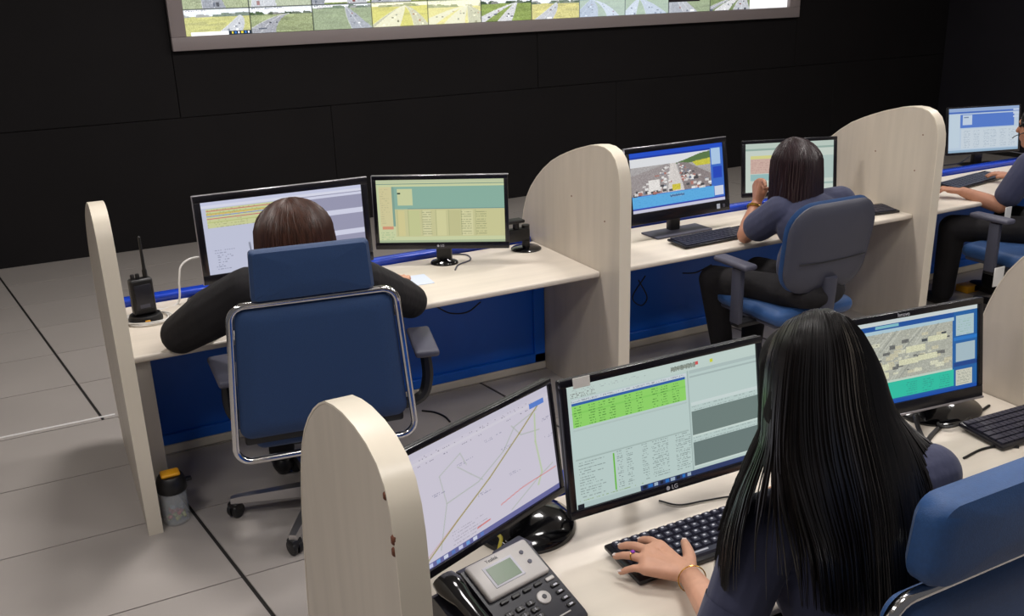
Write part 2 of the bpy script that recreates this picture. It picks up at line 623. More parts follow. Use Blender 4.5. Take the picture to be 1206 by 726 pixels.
def partition(x, y, label, th=0.065, sy=1.0, top=1.38, prof=None):
    t = thing('desk_partition', label, 'partition', (x + th / 2, y, 0), 0, 'curved desk end partitions')
    o = [(p[0] * sy, p[1] if p[1] < 1.1 else 1.1 + (p[1] - 1.1) * (top - 1.1) / 0.28) for p in PROF] if prof is None else prof
    MB().prism(o, 'x', -th / 2 + 0.001, th / 2 - 0.001).build('board', M['laminate'], t)
    # edge banding all round
    n = len(o)
    b = MB()
    cy, cz = 0.5 * sy, 0.7
    vs = []
    for (py, pz) in o:
        dx, dz = py - cy, pz - cz
        L = math.hypot(dx, dz)
        q = (py + 0.0015 * dx / L, max(pz + 0.0015 * dz / L, 0.0))
        vs += [(-th / 2, q[0], q[1]), (th / 2, q[0], q[1]), (th / 2, py - 0.004 * dx / L, max(pz - 0.004 * dz / L, 0)), (-th / 2, py - 0.004 * dx / L, max(pz - 0.004 * dz / L, 0))]
    fs = []
    for i in range(n - 1):
        a, c = i * 4, (i + 1) * 4
        for k in range(4):
            l = (k + 1) % 4
            fs.append((a + k, a + l, c + l, c + k))
    b.add(vs, fs, True)
    b.build('edge_band', M['edge'], t)
    return t
TH = 0.065
P1 = partition(0.162, 3.765, 'slim end partition at far left of the far desk row beside the two-way radio', th=0.059)
P2 = partition(2.474, 3.735, 'curved partition standing between the seated bob-haired person and the person resting chin on hand')
P3 = partition(4.72, 3.79, 'curved partition right of the person resting chin on hand')
P4 = partition(6.96, 3.79, 'curved partition at the right edge behind the seated man', sy=0.95)
F1 = partition(0.422, 1.29, 'nearest rounded partition with chipped edge beside the desk telephone', th=0.056, prof=PROF_NEAR)
F2 = partition(2.83, 1.33, 'pale partition at the right edge beside the near desk keyboard', prof=PROF_NEAR)
dot = MB().lathe([(0.0045, 0), (0.0045, 0.0012)], n=8).mesh('screw_hole', M['brown'])
for P, x, pts in ((P3, 4.72, ((1031, 178), (1077, 201), (1087, 159))), (P2, 2.474, ((673, 231), (712, 261)))):
    for (a, b) in pts:
        d = ray(a, b)
        q = CAM + d * ((x - CAM.x) / d.x)
        inst(dot, 'screw_hole', P, tuple(rootm(P).inverted() @ V((x + 0.0006, q.y, q.z))), (0, R(-90), 0))
chip = MB().rbox((-0.004, -0.006, -0.009), (0.004, 0.006, 0.009), 0.003, 1).mesh('edge_chip', M['brown'])
for (a, b, s) in ((456, 585, 0.8), (466, 637, 1.0), (466.5, 651, 0.9)):
    d = ray(a, b)
    q = CAM + d * ((0.425 - CAM.x) / d.x)
    inst(chip, 'edge_chip', F1, tuple(rootm(F1).inverted() @ V((0.4225, q.y + 0.003, q.z))), (0, 0, 0), (s, s, s))

# ------------------------------------------------------------------ desks
DZ = 0.74
def desk(x0, x1, y0, y1, label, panel=True, leg=False, raily=None):
    cx = (x0 + x1) / 2
    t = thing('desk', label, 'desk', (cx, (y0 + y1) / 2, 0), 0, 'workstation desks')
    hw, hd = (x1 - x0) / 2, (y1 - y0) / 2
    bm = bmesh.new()
    bmesh.ops.create_cube(bm, size=1, matrix=Matrix.Translation((0, 0, DZ - 0.015)) @ Matrix.Diagonal((2 * hw, 2 * hd, 0.03, 1)))
    ed = [e for e in bm.edges if all(v.co.y < 0 for v in e.verts) and abs(e.verts[0].co.x - e.verts[1].co.x) > 0.1]
    bmesh.ops.bevel(bm, geom=ed, offset=0.012, segments=4, affect='EDGES', profile=0.5)
    MB().bm(bm).build('desktop', M['desk'], t)
    ry = hd + 0.02
    rail = MB()
    rail.rbox((-hw, ry, DZ - 0.035), (hw, ry + 0.075, DZ + 0.03), 0.014, 3)
    rail.build('cable_rail', M['bluerail'], t)
    if panel:
        py = 4.52 - (y0 + y1) / 2 if y0 > 3 else hd - 0.12
        p = MB().box((-hw, py, 0.045), (hw, py + 0.02, DZ - 0.036)).build('modesty_panel', M['bluemetal'], t)
        for q in ((-hw, -hw + 0.07), (hw - 0.07, hw)):
            MB().rbox((q[0], py - 0.02, 0.045), (q[1], py + 0.001, DZ - 0.036), 0.004, 1).build('upright', M['bluemetal'], p)
        MB().rbox((-hw, py - 0.02, 0.045), (hw, py + 0.001, 0.10), 0.004, 1).build('bottom_rail', M['bluemetal'], p)
        MB().rbox((-hw, py - 0.024, 0.0), (hw, py + 0.02, 0.044), 0.004, 1).build('plinth', M['edge'], t)
        kb_ = MB().lathe([(0.012, 0), (0.012, 0.015), (0.005, 0.02)], n=10, mtx=Matrix.Translation((hw - 0.06, py - 0.02, 0.52)) @ Matrix.Rotation(R(90), 4, 'X'))
        kb_.build('latch', M['black'], p)
    if leg:
        MB().rbox((-hw, -hd + 0.03, 0), (-hw + 0.065, hd - 0.08, DZ - 0.03), 0.003, 1).build('leg_panel', M['leg'], t)
    return t
desk(0.158 + TH + 0.003, 2.471, 3.91, 4.62, 'pale desk of the bob-haired person in black, with two monitors', leg=True)
desk(2.474 + TH + 0.003, 4.717, 3.91, 4.56, 'pale desk with the traffic photo monitor beside the curved partition')
desk(4.72 + TH + 0.003, 6.957, 3.90, 4.58, 'pale desk of the man at the right edge of the room')
desk(0.425 + 0.065, 2.827, 1.40, 2.09, 'near pale desk carrying the telephone and three monitors')

# ------------------------------------------------------------------ monitors
def monitor(name, label, c, yaw, tilt, w, h, cv, stand='round', bez_=(0.022, 0.03), edge=False, loc_base=None, depth=0.045, logo=None, logotop=False, neck=0.035, base=(0.12, 0.09)):
    c = V(c)
    yaw, tilt = R(yaw), R(tilt)
    bp = loc_base or (c.x - math.sin(yaw) * 0.08, c.y + math.cos(yaw) * 0.08)
    t = thing(name, label, 'monitor', (bp[0], bp[1], DZ), yaw, 'computer monitors')
    Mi = rootm(t).inverted()
    # frame: local x right, y into the back, z up, centre on the front face
    F = Mi @ Matrix.Translation(c) @ Matrix.Rotation(yaw, 4, 'Z') @ Matrix.Rotation(-tilt, 4, 'X')
    b1, b2 = bez_
    MB().rbox((-w / 2, 0.004, -h / 2), (w / 2, depth * 0.55, h / 2), 0.008, 3, F).build('casing', M['black'], t)
    MB().rbox((-w * 0.36, depth * 0.5, -h * 0.34), (w * 0.36, depth * 1.3, h * 0.3), 0.02, 3, F).build('rear_housing', M['black'], t)
    fr = MB()
    fr.rbox((-w / 2, -0.004, h / 2 - b1), (w / 2, 0.008, h / 2), 0.003, 2, F)
    fr.rbox((-w / 2, -0.004, -h / 2), (w / 2, 0.008, -h / 2 + b2), 0.003, 2, F)
    fr.rbox((-w / 2, -0.004, -h / 2 + b2 - 0.001), (-w / 2 + b1, 0.008, h / 2 - b1 + 0.001), 0.003, 2, F)
    fr.rbox((w / 2 - b1, -0.004, -h / 2 + b2 - 0.001), (w / 2, 0.008, h / 2 - b1 + 0.001), 0.003, 2, F)
    bz = fr.build('bezel', M['bezel'], t)
    if edge:
        e = MB()
        e.rbox((-w / 2 - 0.004, -0.002, h / 2 - 0.001), (w / 2 + 0.004, 0.02, h / 2 + 0.004), 0.002, 1, F)
        e.rbox((-w / 2 - 0.004, -0.002, -h / 2), (-w / 2 + 0.001, 0.02, h / 2 + 0.004), 0.002, 1, F)
        e.build('edge_trim', M['silveredge'], t)
    o = F @ V((-w / 2 + b1, 0.0025, -h / 2 + b2))
    ux = (F.to_3x3() @ V((1, 0, 0)))
    uz = (F.to_3x3() @ V((0, 0, 1)))
    screen_obj('display', cv, w - 2 * b1, h - b1 - b2, M['screen'], t, o, ux, uz)
    if logo:
        zc = (h / 2 - b1 / 2) if logotop else (-h / 2 + b2 * 0.5)
        xo = -w * 0.12 if logotop else 0
        T = F @ Matrix.Translation((xo, -0.0045, zc)) @ Matrix.Rotation(R(90), 4, 'X')
        text_mesh('logo', logo, 0.017, M['keywhite'], bz, T)
        if logo == 'LG':
            d = MB().lathe([(0.006, 0), (0.006, 0.0006)], n=12, mtx=F @ Matrix.Translation((-0.022, -0.0045, zc)) @ Matrix.Rotation(R(90), 4, 'X'))
            d.build('logo_disc', M['keywhite'], bz)
    zc = (Mi @ c).z
    bb = F @ V((0, depth * 0.8, -h * 0.18))
    if stand:
        nk = MB()
        nk.rbox((-neck, -0.02, 0.008), (neck, 0.03, bb.z + 0.02), 0.01, 2, Matrix.Translation((bb.x, bb.y + 0.012, 0)))
        nk.build('neck', M['black'], t)
        if stand == 'round':
            bs = MB().lathe([(base[0], 0.0), (base[0], 0.006), (base[0] * 0.92, 0.014), (base[0] * 0.5, 0.024), (0.03, 0.03)], n=32, mtx=Matrix.Translation((bb.x, bb.y, 0)) @ Matrix.Diagonal((1, base[1] / base[0], 1, 1)))
            bs.build('base', M['blackgloss'], t)
        elif stand == 'plate':
            MB().rbox((bb.x - base[0], bb.y - base[1] - 0.02, 0), (bb.x + base[0], bb.y + base[1] - 0.02, 0.012), 0.006, 2).build('base', M['black'], t)
    t['frame_c'] = tuple(c)
    return t, F


def pic1():
    cv = Cv(150, 84, (198, 202, 224))
    cv.rect(0, 0, 1, 0.05, (206, 210, 235)).rect(0, 0.05, 1, 0.08, (222, 224, 240))
    cv.rect(0.03, 0.10, 0.55, 0.36, (208, 212, 158))
    for y_, c in ((0.12, (206, 120, 110)), (0.165, (226, 178, 90)), (0.195, (130, 146, 214)), (0.225, (208, 110, 120)), (0.15, (190, 196, 120)), (0.27, (190, 198, 130))):
        cv.rect(0.03, y_, 0.55, y_ + 0.012, c)
    cv.ticks(0.03, 0.10, 0.55, 0.36, 9, (150, 150, 110), 0.3, 0.45)
    cv.rect(0.56, 0.08, 1, 1, (156, 156, 182))
    for y in (0.1, 0.32, 0.36, 0.62, 0.66):
        cv.rect(0.56, y, 1, y + 0.035, (214, 216, 236))
    cv.ticks(0.05, 0.66, 0.22, 0.95, 9, (120, 125, 150), 0.5, 0.6, True)
    cv.line([(0.26, 0.62), (0.27, 0.97)], (90, 95, 110), 0.5)
    cv.ticks(0.29, 0.62, 0.55, 0.95, 9, (140, 145, 160), 0.4, 0.5)
    return cv


def pic2():
    cv = Cv(160, 84, (206, 214, 168))
    cv.rect(0, 0, 1, 0.05, (196, 206, 170)).rect(0, 0.06, 1, 0.075, (120, 150, 140))
    cv.rect(0.13, 0.11, 1, 0.46, (140, 180, 164))
    cv.rect(0.02, 0.11, 0.12, 0.74, (214, 206, 158)).rect(0.12, 0.11, 0.135, 0.74, (130, 165, 150))
    cv.ticks(0.025, 0.13, 0.11, 0.7, 16, (170, 168, 130), 0.5, 0.5, True)
    cv.rect(0.03, 0.74, 0.12, 0.78, (214, 150, 120))
    cv.rect(0.16, 0.14, 0.28, 0.40, (206, 212, 164)).rect(0.165, 0.20, 0.19, 0.23, (40, 60, 50))
    cv.rect(0.24, 0.45, 1, 0.47, (110, 150, 150))
    cv.rect(0.135, 0.47, 1, 0.90, (204, 202, 152))
    for x, w, c in ((0.155, 0.06, (214, 206, 150)), (0.24, 0.09, (200, 204, 150)), (0.35, 0.07, (216, 214, 168)), (0.46, 0.08, (214, 212, 160)), (0.56, 0.09, (198, 196, 146)), (0.66, 0.09, (216, 214, 166)), (0.77, 0.2, (206, 204, 152))):
        cv.rect(x, 0.49, x + w, 0.89, c)
        cv.line([(x, 0.48), (x, 0.89)], (160, 165, 120), 0.3, 0.7)
    for x in (0.35, 0.66, 0.78):
        cv.ticks(x, 0.5, x + 0.08, 0.88, 10, (130, 135, 100), 0.8, 0.6)
    cv.ticks(0.02, 0.82, 0.13, 0.96, 4, (130, 165, 120), 0.6, 0.5)
    cv.rect(0, 0.97, 1, 1, (170, 185, 150))
    return cv


def pic3():
    cv = Cv(170, 100, (70, 120, 215))
    cv.rect(0, 0, 1, 0.07, (30, 80, 205)).rect(0, 0.07, 0.86, 0.10, (20, 60, 170)).rect(0, 0.10, 0.86, 0.72, (176, 172, 172))
    cv.rect(0, 0.10, 0.86, 0.24, (228, 230, 234))
    cv.poly([(0.45, 0.26), (0.6, 0.2), (0.75, 0.13), (0.86, 0.11), (0.86, 0.28)], (92, 122, 72))
    cv.poly([(0.66, 0.26), (0.86, 0.23), (0.86, 0.34), (0.70, 0.34)], (206, 200, 70))
    cv.poly([(0, 0.72), (0, 0.38), (0.38, 0.24), (0.44, 0.24), (0.34, 0.72)], (158, 150, 150))
    cv.poly([(0.38, 0.72), (0.42, 0.24), (0.48, 0.24), (0.56, 0.72)], (218, 212, 208))
    cv.poly([(0.56, 0.72), (0.5, 0.24), (0.6, 0.26), (0.86, 0.5), (0.86, 0.72)], (142, 132, 132))
    q = np.random.default_rng(5)
    for k in range(150):
        t = q.random() ** 0.7
        y = 0.24 + 0.46 * t
        side = q.random() < 0.5
        x = (0.42 - 0.42 * t * q.random() - 0.02) if side else (0.5 + (0.36) * t * q.random() + 0.05 * t)
        s = 0.012 + 0.03 * t
        x = min(x, 0.84)
        c = [(236, 234, 232), (214, 210, 208), (80, 78, 82), (176, 120, 110), (120, 130, 150), (230, 226, 222)][q.integers(6)]
        cv.rect(x, y, min(x + s, 0.86), y + s * 1.1, c)
    cv.rect(0.18, 0.48, 0.3, 0.66, (236, 232, 228)).rect(0.43, 0.6, 0.52, 0.7, (214, 200, 70))
    cv.rect(0.86, 0.07, 1, 1, (60, 110, 205)).rect(0.87, 0.08, 0.97, 0.36, (176, 206, 236)).rect(0.88, 0.4, 0.98, 0.6, (30, 70, 190))
    cv.rect(0.0, 0.73, 0.88, 0.92, (96, 178, 232))
    cv.ticks(0.02, 0.74, 0.86, 0.92, 6, (70, 150, 215), 0.4, 0.6)
    cv.rect(0.40, 0.77, 0.55, 0.81, (60, 110, 160)).ticks(0.4, 0.76, 0.55, 0.82, 2, (230, 240, 250), 0.5)
    cv.rect(0.89, 0.74, 0.99, 0.9, (214, 220, 236)).rect(0, 0.93, 1, 0.95, (40, 50, 160)).rect(0, 0.95, 1, 1, (206, 206, 226))
    cv.grain(0, 0.24, 0.86, 0.72, 10)
    return cv


def pic4():
    cv = Cv(120, 76, (202, 214, 204))
    cv.rect(0, 0, 1, 0.1, (190, 206, 196)).rect(0.0, 0.11, 1, 0.14, (150, 175, 165))
    cv.rect(0.06, 0.25, 0.4, 0.32, (216, 214, 140)).rect(0.06, 0.32, 0.4, 0.62, (208, 178, 166))
    cv.ticks(0.06, 0.33, 0.4, 0.62, 8, (170, 120, 120), 0.4, 0.5)
    cv.rect(0.06, 0.63, 0.4, 0.76, (150, 190, 190)).rect(0.55, 0.3, 1, 0.78, (178, 198, 192)).rect(0.4, 0.85, 1, 0.9, (160, 185, 178))
    return cv


def pic5():
    cv = Cv(120, 76, (190, 208, 226))
    cv.rect(0, 0, 1, 0.08, (150, 175, 215)).rect(0, 0.08, 1, 0.12, (70, 110, 195)).rect(0.17, 0.14, 0.93, 0.45, (84, 124, 206))
    cv.rect(0.02, 0.14, 0.16, 0.9, (196, 214, 228)).rect(0.2, 0.16, 0.33, 0.38, (196, 212, 232)).rect(0.22, 0.2, 0.28, 0.23, (120, 140, 170))
    for k in range(3):
        cv.rect(0.92, 0.06 + k * 0.08, 1, 0.10 + k * 0.08, (200, 214, 236))
    cv.rect(0.18, 0.47, 0.99, 0.92, (204, 216, 226))
    for x in (0.22, 0.36, 0.5, 0.6, 0.74, 0.86):
        cv.ticks(x, 0.5, x + 0.09, 0.9, 12, (140, 160, 180), 0.6, 0.5)
    cv.rect(0, 0.95, 1, 1, (150, 180, 205))
    return cv


def pic6():
    cv = Cv(210, 128, (209, 204, 219))
    cv.rect(0, 0, 1, 0.06, (204, 200, 216)).rect(0, 0.09, 1, 0.12, (214, 210, 222))
    cv.ticks(0.05, 0.07, 0.9, 0.10, 2, (120, 116, 130), 0.12, 0.8)
    cv.ticks(0.05, 0.13, 0.95, 0.15, 1, (90, 90, 110), 0.15, 0.7)
    gg = (176, 184, 176)
    cv.line([(0.12, 0.9), (0.2, 0.55), (0.42, 0.52), (0.62, 0.38), (0.72, 0.22), (0.9, 0.17)], gg, 0.5)
    cv.line([(0.30, 0.30), (0.38, 0.42), (0.45, 0.52)], gg, 0.4)
    cv.line([(0.2, 0.55), (0.18, 0.3), (0.33, 0.2), (0.36, 0.32)], gg, 0.4)
    cv.line([(0.70, 0.2), (0.76, 0.32), (0.9, 0.36)], gg, 0.5)
    cv.line([(0.88, 0.2), (0.86, 0.45), (0.88, 0.75), (0.84, 0.85)], (186, 206, 160), 1.2, 0.8)
    cv.line([(0.62, 0.93), (0.86, 0.78), (0.97, 0.73)], gg, 0.5)
    cv.line([(0.0, 0.93), (0.4, 0.62)], (206, 150, 150), 0.4, 0.8)
    cv.line([(-0.05, 1.0), (0.25, 0.74), (0.5, 0.54), (0.75, 0.3), (0.93, 0.12)], (186, 180, 96), 0.9, 0.8)
    cv.line([(-0.05, 1.0), (0.25, 0.74), (0.5, 0.54), (0.75, 0.3), (0.93, 0.12)], (96, 74, 70), 0.2)
    cv.line([(0.55, 0.83), (0.72, 0.79), (0.99, 0.78)], (220, 100, 92), 0.35)
    cv.rect(0.85, 0.09, 0.96, 0.14, (90, 130, 210))
    for (x, y) in ((0.3, 0.28), (0.58, 0.35), (0.12, 0.42), (0.64, 0.6), (0.93, 0.45), (0.5, 0.2), (0.4, 0.62), (0.93, 0.28)):
        cv.ticks(x, y, x + 0.13, y + 0.03, 2, (140, 140, 165), 0.45, 0.7, True)
    cv.ticks(0.2, 0.80, 0.45, 0.94, 5, (150, 146, 160), 0.6, 0.5, True)
    cv.line([(0.37, 0.905), (0.46, 0.895)], (215, 90, 80), 0.6)
    cv.rect(0, 0.955, 1, 1, (104, 106, 160))
    for k in range(8):
        cv.rect(0.03 + k * 0.05, 0.962, 0.055 + k * 0.05, 0.992, [(200, 205, 235), (110, 160, 220), (210, 215, 235), (90, 120, 190)][k % 4])
    return cv


def pic7():
    cv = Cv(250, 142, (190, 210, 206))
    cv.rect(0, 0, 1, 0.10, (196, 214, 208))
    cv.ticks(0.02, 0.03, 0.4, 0.06, 2, (150, 160, 160), 0.2, 0.5)
    cv.ticks(0.02, 0.06, 0.14, 0.10, 3, (70, 60, 60), 0.5, 0.6)
    cv.rect(0.53, 0.04, 0.66, 0.07, (150, 160, 150)).ticks(0.53, 0.03, 0.66, 0.08, 4, (90, 100, 90), 0.5)
    cv.rect(0.66, 0.035, 0.675, 0.065, (210, 90, 90)).rect(0.74, 0.04, 0.755, 0.07, (205, 210, 60))
    cv.rect(0.02, 0.115, 0.61, 0.14, (206, 216, 222)).ticks(0.02, 0.115, 0.6, 0.14, 2, (120, 130, 140), 0.4, 0.5)
    cv.rect(0.02, 0.14, 0.60, 0.165, (50, 96, 170))
    cv.rect(0.02, 0.165, 0.60, 0.34, (146, 216, 106))
    cv.line([(0.02, 0.225), (0.6, 0.225)], (110, 190, 80), 0.3)
    for x in (0.03, 0.1, 0.15, 0.2, 0.28, 0.34, 0.42, 0.47, 0.53):
        cv.ticks(x, 0.17, x + 0.035, 0.34, 8, (50, 100, 40), 0.55, 0.6)
    cv.line([(0.02, 0.36), (0.6, 0.36)], (170, 185, 182), 0.4)
    cv.line([(0.02, 0.60), (0.6, 0.60)], (150, 168, 164), 0.5)
    cv.ticks(0.03, 0.62, 0.17, 0.92, 13, (110, 124, 124), 0.6, 0.6, True)
    cv.rect(0.2, 0.62, 0.206, 0.93, (110, 190, 70))
    for x in (0.22, 0.27, 0.35, 0.4, 0.53, 0.56, 0.58):
        cv.ticks(x, 0.61, x + (0.09 if x == 0.4 else 0.03), 0.92, 17, (110, 124, 124), 0.55, 0.6)
    cv.line([(0.615, 0.1), (0.615, 0.95)], (150, 168, 166), 0.5)
    cv.rect(0.625, 0.10, 1, 0.125, (176, 194, 192)).rect(0.625, 0.15, 1, 0.165, (168, 186, 184))
    cv.rect(0.625, 0.37, 1, 0.40, (206, 220, 218)).ticks(0.63, 0.40, 0.99, 0.45, 2, (120, 134, 134), 0.5, 0.5)
    cv.rect(0.625, 0.45, 1, 0.655, (112, 130, 126)).rect(0.625, 0.655, 1, 0.67, (206, 222, 216))
    cv.ticks(0.63, 0.67, 0.99, 0.72, 2, (120, 134, 134), 0.5, 0.5)
    cv.rect(0.625, 0.72, 1, 0.925, (106, 124, 122)).rect(0.625, 0.925, 1, 0.94, (206, 222, 216))
    cv.ticks(0.02, 0.93, 0.35, 0.955, 1, (120, 150, 80), 0.4, 0.6)
    cv.rect(0, 0.96, 1, 1, (180, 200, 198)).rect(0.33, 0.955, 1, 1, (44, 60, 104))
    for k in range(9):
        cv.rect(0.34 + k * 0.03, 0.962, 0.36 + k * 0.03, 0.995, [(20, 30, 50), (40, 110, 190), (160, 180, 200)][k % 3])
    cv.rect(0.01, 0.965, 0.04, 0.998, (20, 26, 36))
    return cv


def pic8():
    cv = Cv(170, 120, (34, 98, 165))
    cv.rect(0, 0, 1, 0.05, (206, 216, 216)).rect(0, 0.05, 0.8, 0.11, (30, 84, 160)).rect(0.15, 0.055, 0.34, 0.09, (130, 190, 200)).rect(0, 0.11, 0.8, 0.15, (176, 204, 216))
    cv.rect(0, 0.15, 0.79, 0.72, (176, 178, 166))
    q = np.random.default_rng(3)
    for k in range(16):
        x = q.uniform(0.0, 0.75)
        cv.line([(x, 0.15), (x - 0.35 + q.uniform(-0.1, 0.1), 0.72)], (206, 208, 196) if k % 2 else (140, 144, 138), 0.8, 0.6)
    for k in range(70):
        x, y = q.uniform(0.02, 0.74), q.uniform(0.2, 0.68)
        s = q.uniform(0.01, 0.05)
        c = [(214, 214, 190), (110, 112, 110), (200, 196, 170), (74, 80, 84)][q.integers(4)]
        cv.rect(x, y, x + s * 1.5, y + s, c)
    for (x, y) in ((0.1, 0.52), (0.34, 0.5), (0.4, 0.36), (0.5, 0.48), (0.58, 0.28), (0.1, 0.62)):
        cv.rect(x, y, x + 0.16, y + 0.07, (216, 216, 184))
    cv.grain(0, 0.15, 0.79, 0.72, 9)
    cv.rect(0, 0.72, 0.79, 0.745, (196, 214, 200)).rect(0, 0.745, 0.8, 0.94, (46, 194, 166))
    for x in (0.4, 0.54, 0.68):
        cv.ticks(x, 0.77, x + 0.09, 0.93, 6, (40, 120, 120), 0.6, 0.6)
    cv.rect(0.82, 0.1, 0.97, 0.34, (176, 200, 206)).ticks(0.83, 0.14, 0.95, 0.34, 7, (120, 170, 140), 0.5, 0.5)
    cv.rect(0.80, 0.36, 1, 0.40, (40, 120, 200)).rect(0.82, 0.43, 0.98, 0.66, (168, 190, 200))
    cv.rect(0.80, 0.67, 1, 0.72, (30, 70, 140)).rect(0.82, 0.76, 0.96, 0.95, (206, 206, 190)).ticks(0.83, 0.77, 0.95, 0.94, 8, (120, 130, 120), 0.6, 0.6)
    cv.rect(0, 0.955, 1, 1, (24, 80, 170))
    return cv


monitor('monitor', 'wide monitor with lavender screen in front of the bob-haired person', (1.047, 4.50, 1.034), -1.5, 3.0, 0.84, 0.425, pic1(), edge=True, bez_=(0.032, 0.045), base=(0.15, 0.1))
m2, F = monitor('monitor', 'monitor with yellow-green screen left of the empty monitor mount', (1.843, 4.46, 1.024), -30.6, 1.5, 0.705, 0.388, pic2(), bez_=(0.02, 0.036), logo='LG', edge=True, base=(0.075, 0.06), neck=0.04)
m3, F3 = monitor('monitor', 'monitor showing a motorway traffic photo beside the curved partition', (3.275, 4.34, 1.044), 1.3, 9.0, 0.72, 0.428, pic3(), bez_=(0.028, 0.065), base=(0.2, 0.08), stand='plate', edge=True)
for ch in m3.children:
    if ch.name.startswith('base'):
        ch.data.materials[0] = M['greypad']
sq = MB().rbox((0.26, -0.0055, -0.196), (0.285, -0.004, -0.168), 0.002, 1, F3).build('energy_sticker', M['paper'], m3)
sq = MB().rbox((0.305, -0.0055, -0.192), (0.322, -0.004, -0.172), 0.002, 1, F3).build('power_button', M['greypad'], m3)
monitor('monitor', 'monitor with pale green screen behind the person resting chin on hand', (4.203, 4.44, 1.006), -19.4, 8.0, 0.62, 0.352, pic4(), bez_=(0.022, 0.03))
monitor('monitor', 'monitor with blue and white table screen at far right', (6.36, 4.72, 1.007), -16.2, 9.0, 0.61, 0.353, pic5(), bez_=(0.012, 0.018), base=(0.14, 0.08), stand='plate', loc_base=(6.3, 4.7))
m6, F6 = monitor('monitor', 'near monitor with road map screen behind the telephone', (0.876, 1.892, 0.994), 21.5, 8.0, 0.535, 0.329, pic6(), bez_=(0.015, 0.02), stand=None)
m7, F7 = monitor('monitor', 'near wide monitor with green table rows behind the hand on the keyboard', (1.396, 1.858, 1.016), -0.7, 9.0, 0.645, 0.373, pic7(), bez_=(0.02, 0.024), logo='LG', stand=None)
MB().rbox((-0.285, -0.0055, 0.160), (-0.235, -0.004, 0.188), 0.001, 1, F7).build('sticker', M['white'], m7)
m8, F8 = monitor('monitor', 'near monitor with aerial picture and teal table right of the long-haired person', (2.362, 1.872, 0.994), -6.5, 9.0, 0.515, 0.33, pic8(), bez_=(0.02, 0.04), logo='lenovo', logotop=True, stand=None)
Mi8 = rootm(m8).inverted()
MB().lathe([(0.155, 0), (0.155, 0.006), (0.145, 0.014), (0.07, 0.026), (0.03, 0.03)], n=36, mtx=Mi8 @ Matrix.Translation((2.58, 1.94, DZ)) @ Matrix.Diagonal((1, 0.75, 1, 1))).build('base', M['blackgloss'], m8)
MB().rbox((2.49, 1.93, DZ + 0.02), (2.56, 1.98, 1.0), 0.01, 2, Mi8).build('neck', M['black'], m8)
MB().rbox((-0.26, -0.006, -0.168), (0.26, -0.003, -0.161), 0.001, 1, F8).build('lower_trim', M['silveredge'], m8)

# arm and base of the map monitor (round glossy foot behind it), wall arm of its neighbour
Mi6 = rootm(m6).inverted()
MB().lathe([(0.14, 0), (0.14, 0.008), (0.132, 0.022), (0.095, 0.04), (0.05, 0.05), (0.035, 0.052)], n=40, mtx=Mi6 @ Matrix.Translation((1.025, 2.0, DZ))).build('base', M['blackgloss'], m6)
n6 = MB()
n6.lathe([(0.034, 0.045), (0.028, 0.07), (0.028, 0.2), (0.032, 0.205)], n=16, mtx=Mi6 @ Matrix.Translation((1.04, 2.03, DZ)))
n6.tube([Mi6 @ V(p) for p in ((1.04, 2.03, 0.92), (0.97, 2.03, 0.95), (0.90, 1.96, 0.98))], 0.022, 10)
n6.build('neck', M['black'], m6)
Mi7 = rootm(m7).inverted()
MB().tube([Mi7 @ V(p) for p in ((1.40, 1.93, 1.02), (1.40, 2.02, 0.98), (1.40, 2.04, 0.90), (1.40, 2.05, DZ + 0.005))], 0.022, 10).build('support_arm', M['black'], m7)

# empty monitor mount beside the second monitor
t = thing('monitor_mount', 'empty black monitor mount with round foot beside the curved partition', 'monitor mount', (2.36, 4.50, DZ))
MB().lathe([(0.085, 0), (0.085, 0.006), (0.075, 0.013), (0.03, 0.02)], n=28).build('base', M['blackgloss'], t)
MB().lathe([(0.022, 0.018), (0.022, 0.14)], n=14).build('post', M['black'], t)
MB().rbox((-0.12, -0.03, 0.055), (0.012, 0.03, 0.125), 0.008, 2).build('hinge_block', M['black'], t)
MB().rbox((-0.13, -0.035, 0.16), (-0.02, 0.035, 0.178), 0.006, 2).build('top_plate', M['black'], t)
MB().lathe([(0.018, 0.12), (0.018, 0.17)], c=(-0.06, 0, 0), n=12).build('pivot', M['black'], t)

# ------------------------------------------------------------------ keyboards
kc = MB()
kc.add([(-0.5, -0.5, 0), (0.5, -0.5, 0), (0.5, 0.5, 0), (-0.5, 0.5, 0), (-0.38, -0.36, 1), (0.38, -0.36, 1), (0.38, 0.42, 1), (-0.38, 0.42, 1)],
       ((4, 5, 6, 7), (0, 1, 5, 4), (1, 2, 6, 5), (2, 3, 7, 6), (3, 0, 4, 7)))
KEY = kc.mesh('key', M['keycap'])
PRINT = MB().box((-0.16, 0.0, 1.0), (0.12, 0.26, 1.04)).mesh('key_print', M['keywhite'])


def key_layout(w, d):
    u = w / 19.2
    rows = []
    v = d / 6.6
    y = d / 2 - v * 0.75
    for r in range(6):
        x = -w / 2 + u * 0.55
        lens = {0: [1] * 15, 1: [1] * 13 + [2], 2: [1.5] + [1] * 12 + [1.5], 3: [1.8] + [1] * 11 + [2.2], 4: [2.3] + [1] * 10 + [2.7], 5: [1.3, 1.2, 1.2, 6, 1.2, 1.2, 1.4, 1.5]}[r]
        s = 15.0 / sum(lens)
        for l in lens:
            rows.append((x + l * s * u / 2, y - r * v * 0.99, l * s * u * 0.88 if l < 2 else l * s * u - 0.12 * u, v * 0.84))
            x += l * s * u
        if r != 0:
            for k in range(3):
                rows.append((w / 2 - u * (3.3 - k), y - r * v * 0.99, u * 0.88, v * 0.84))
    return rows


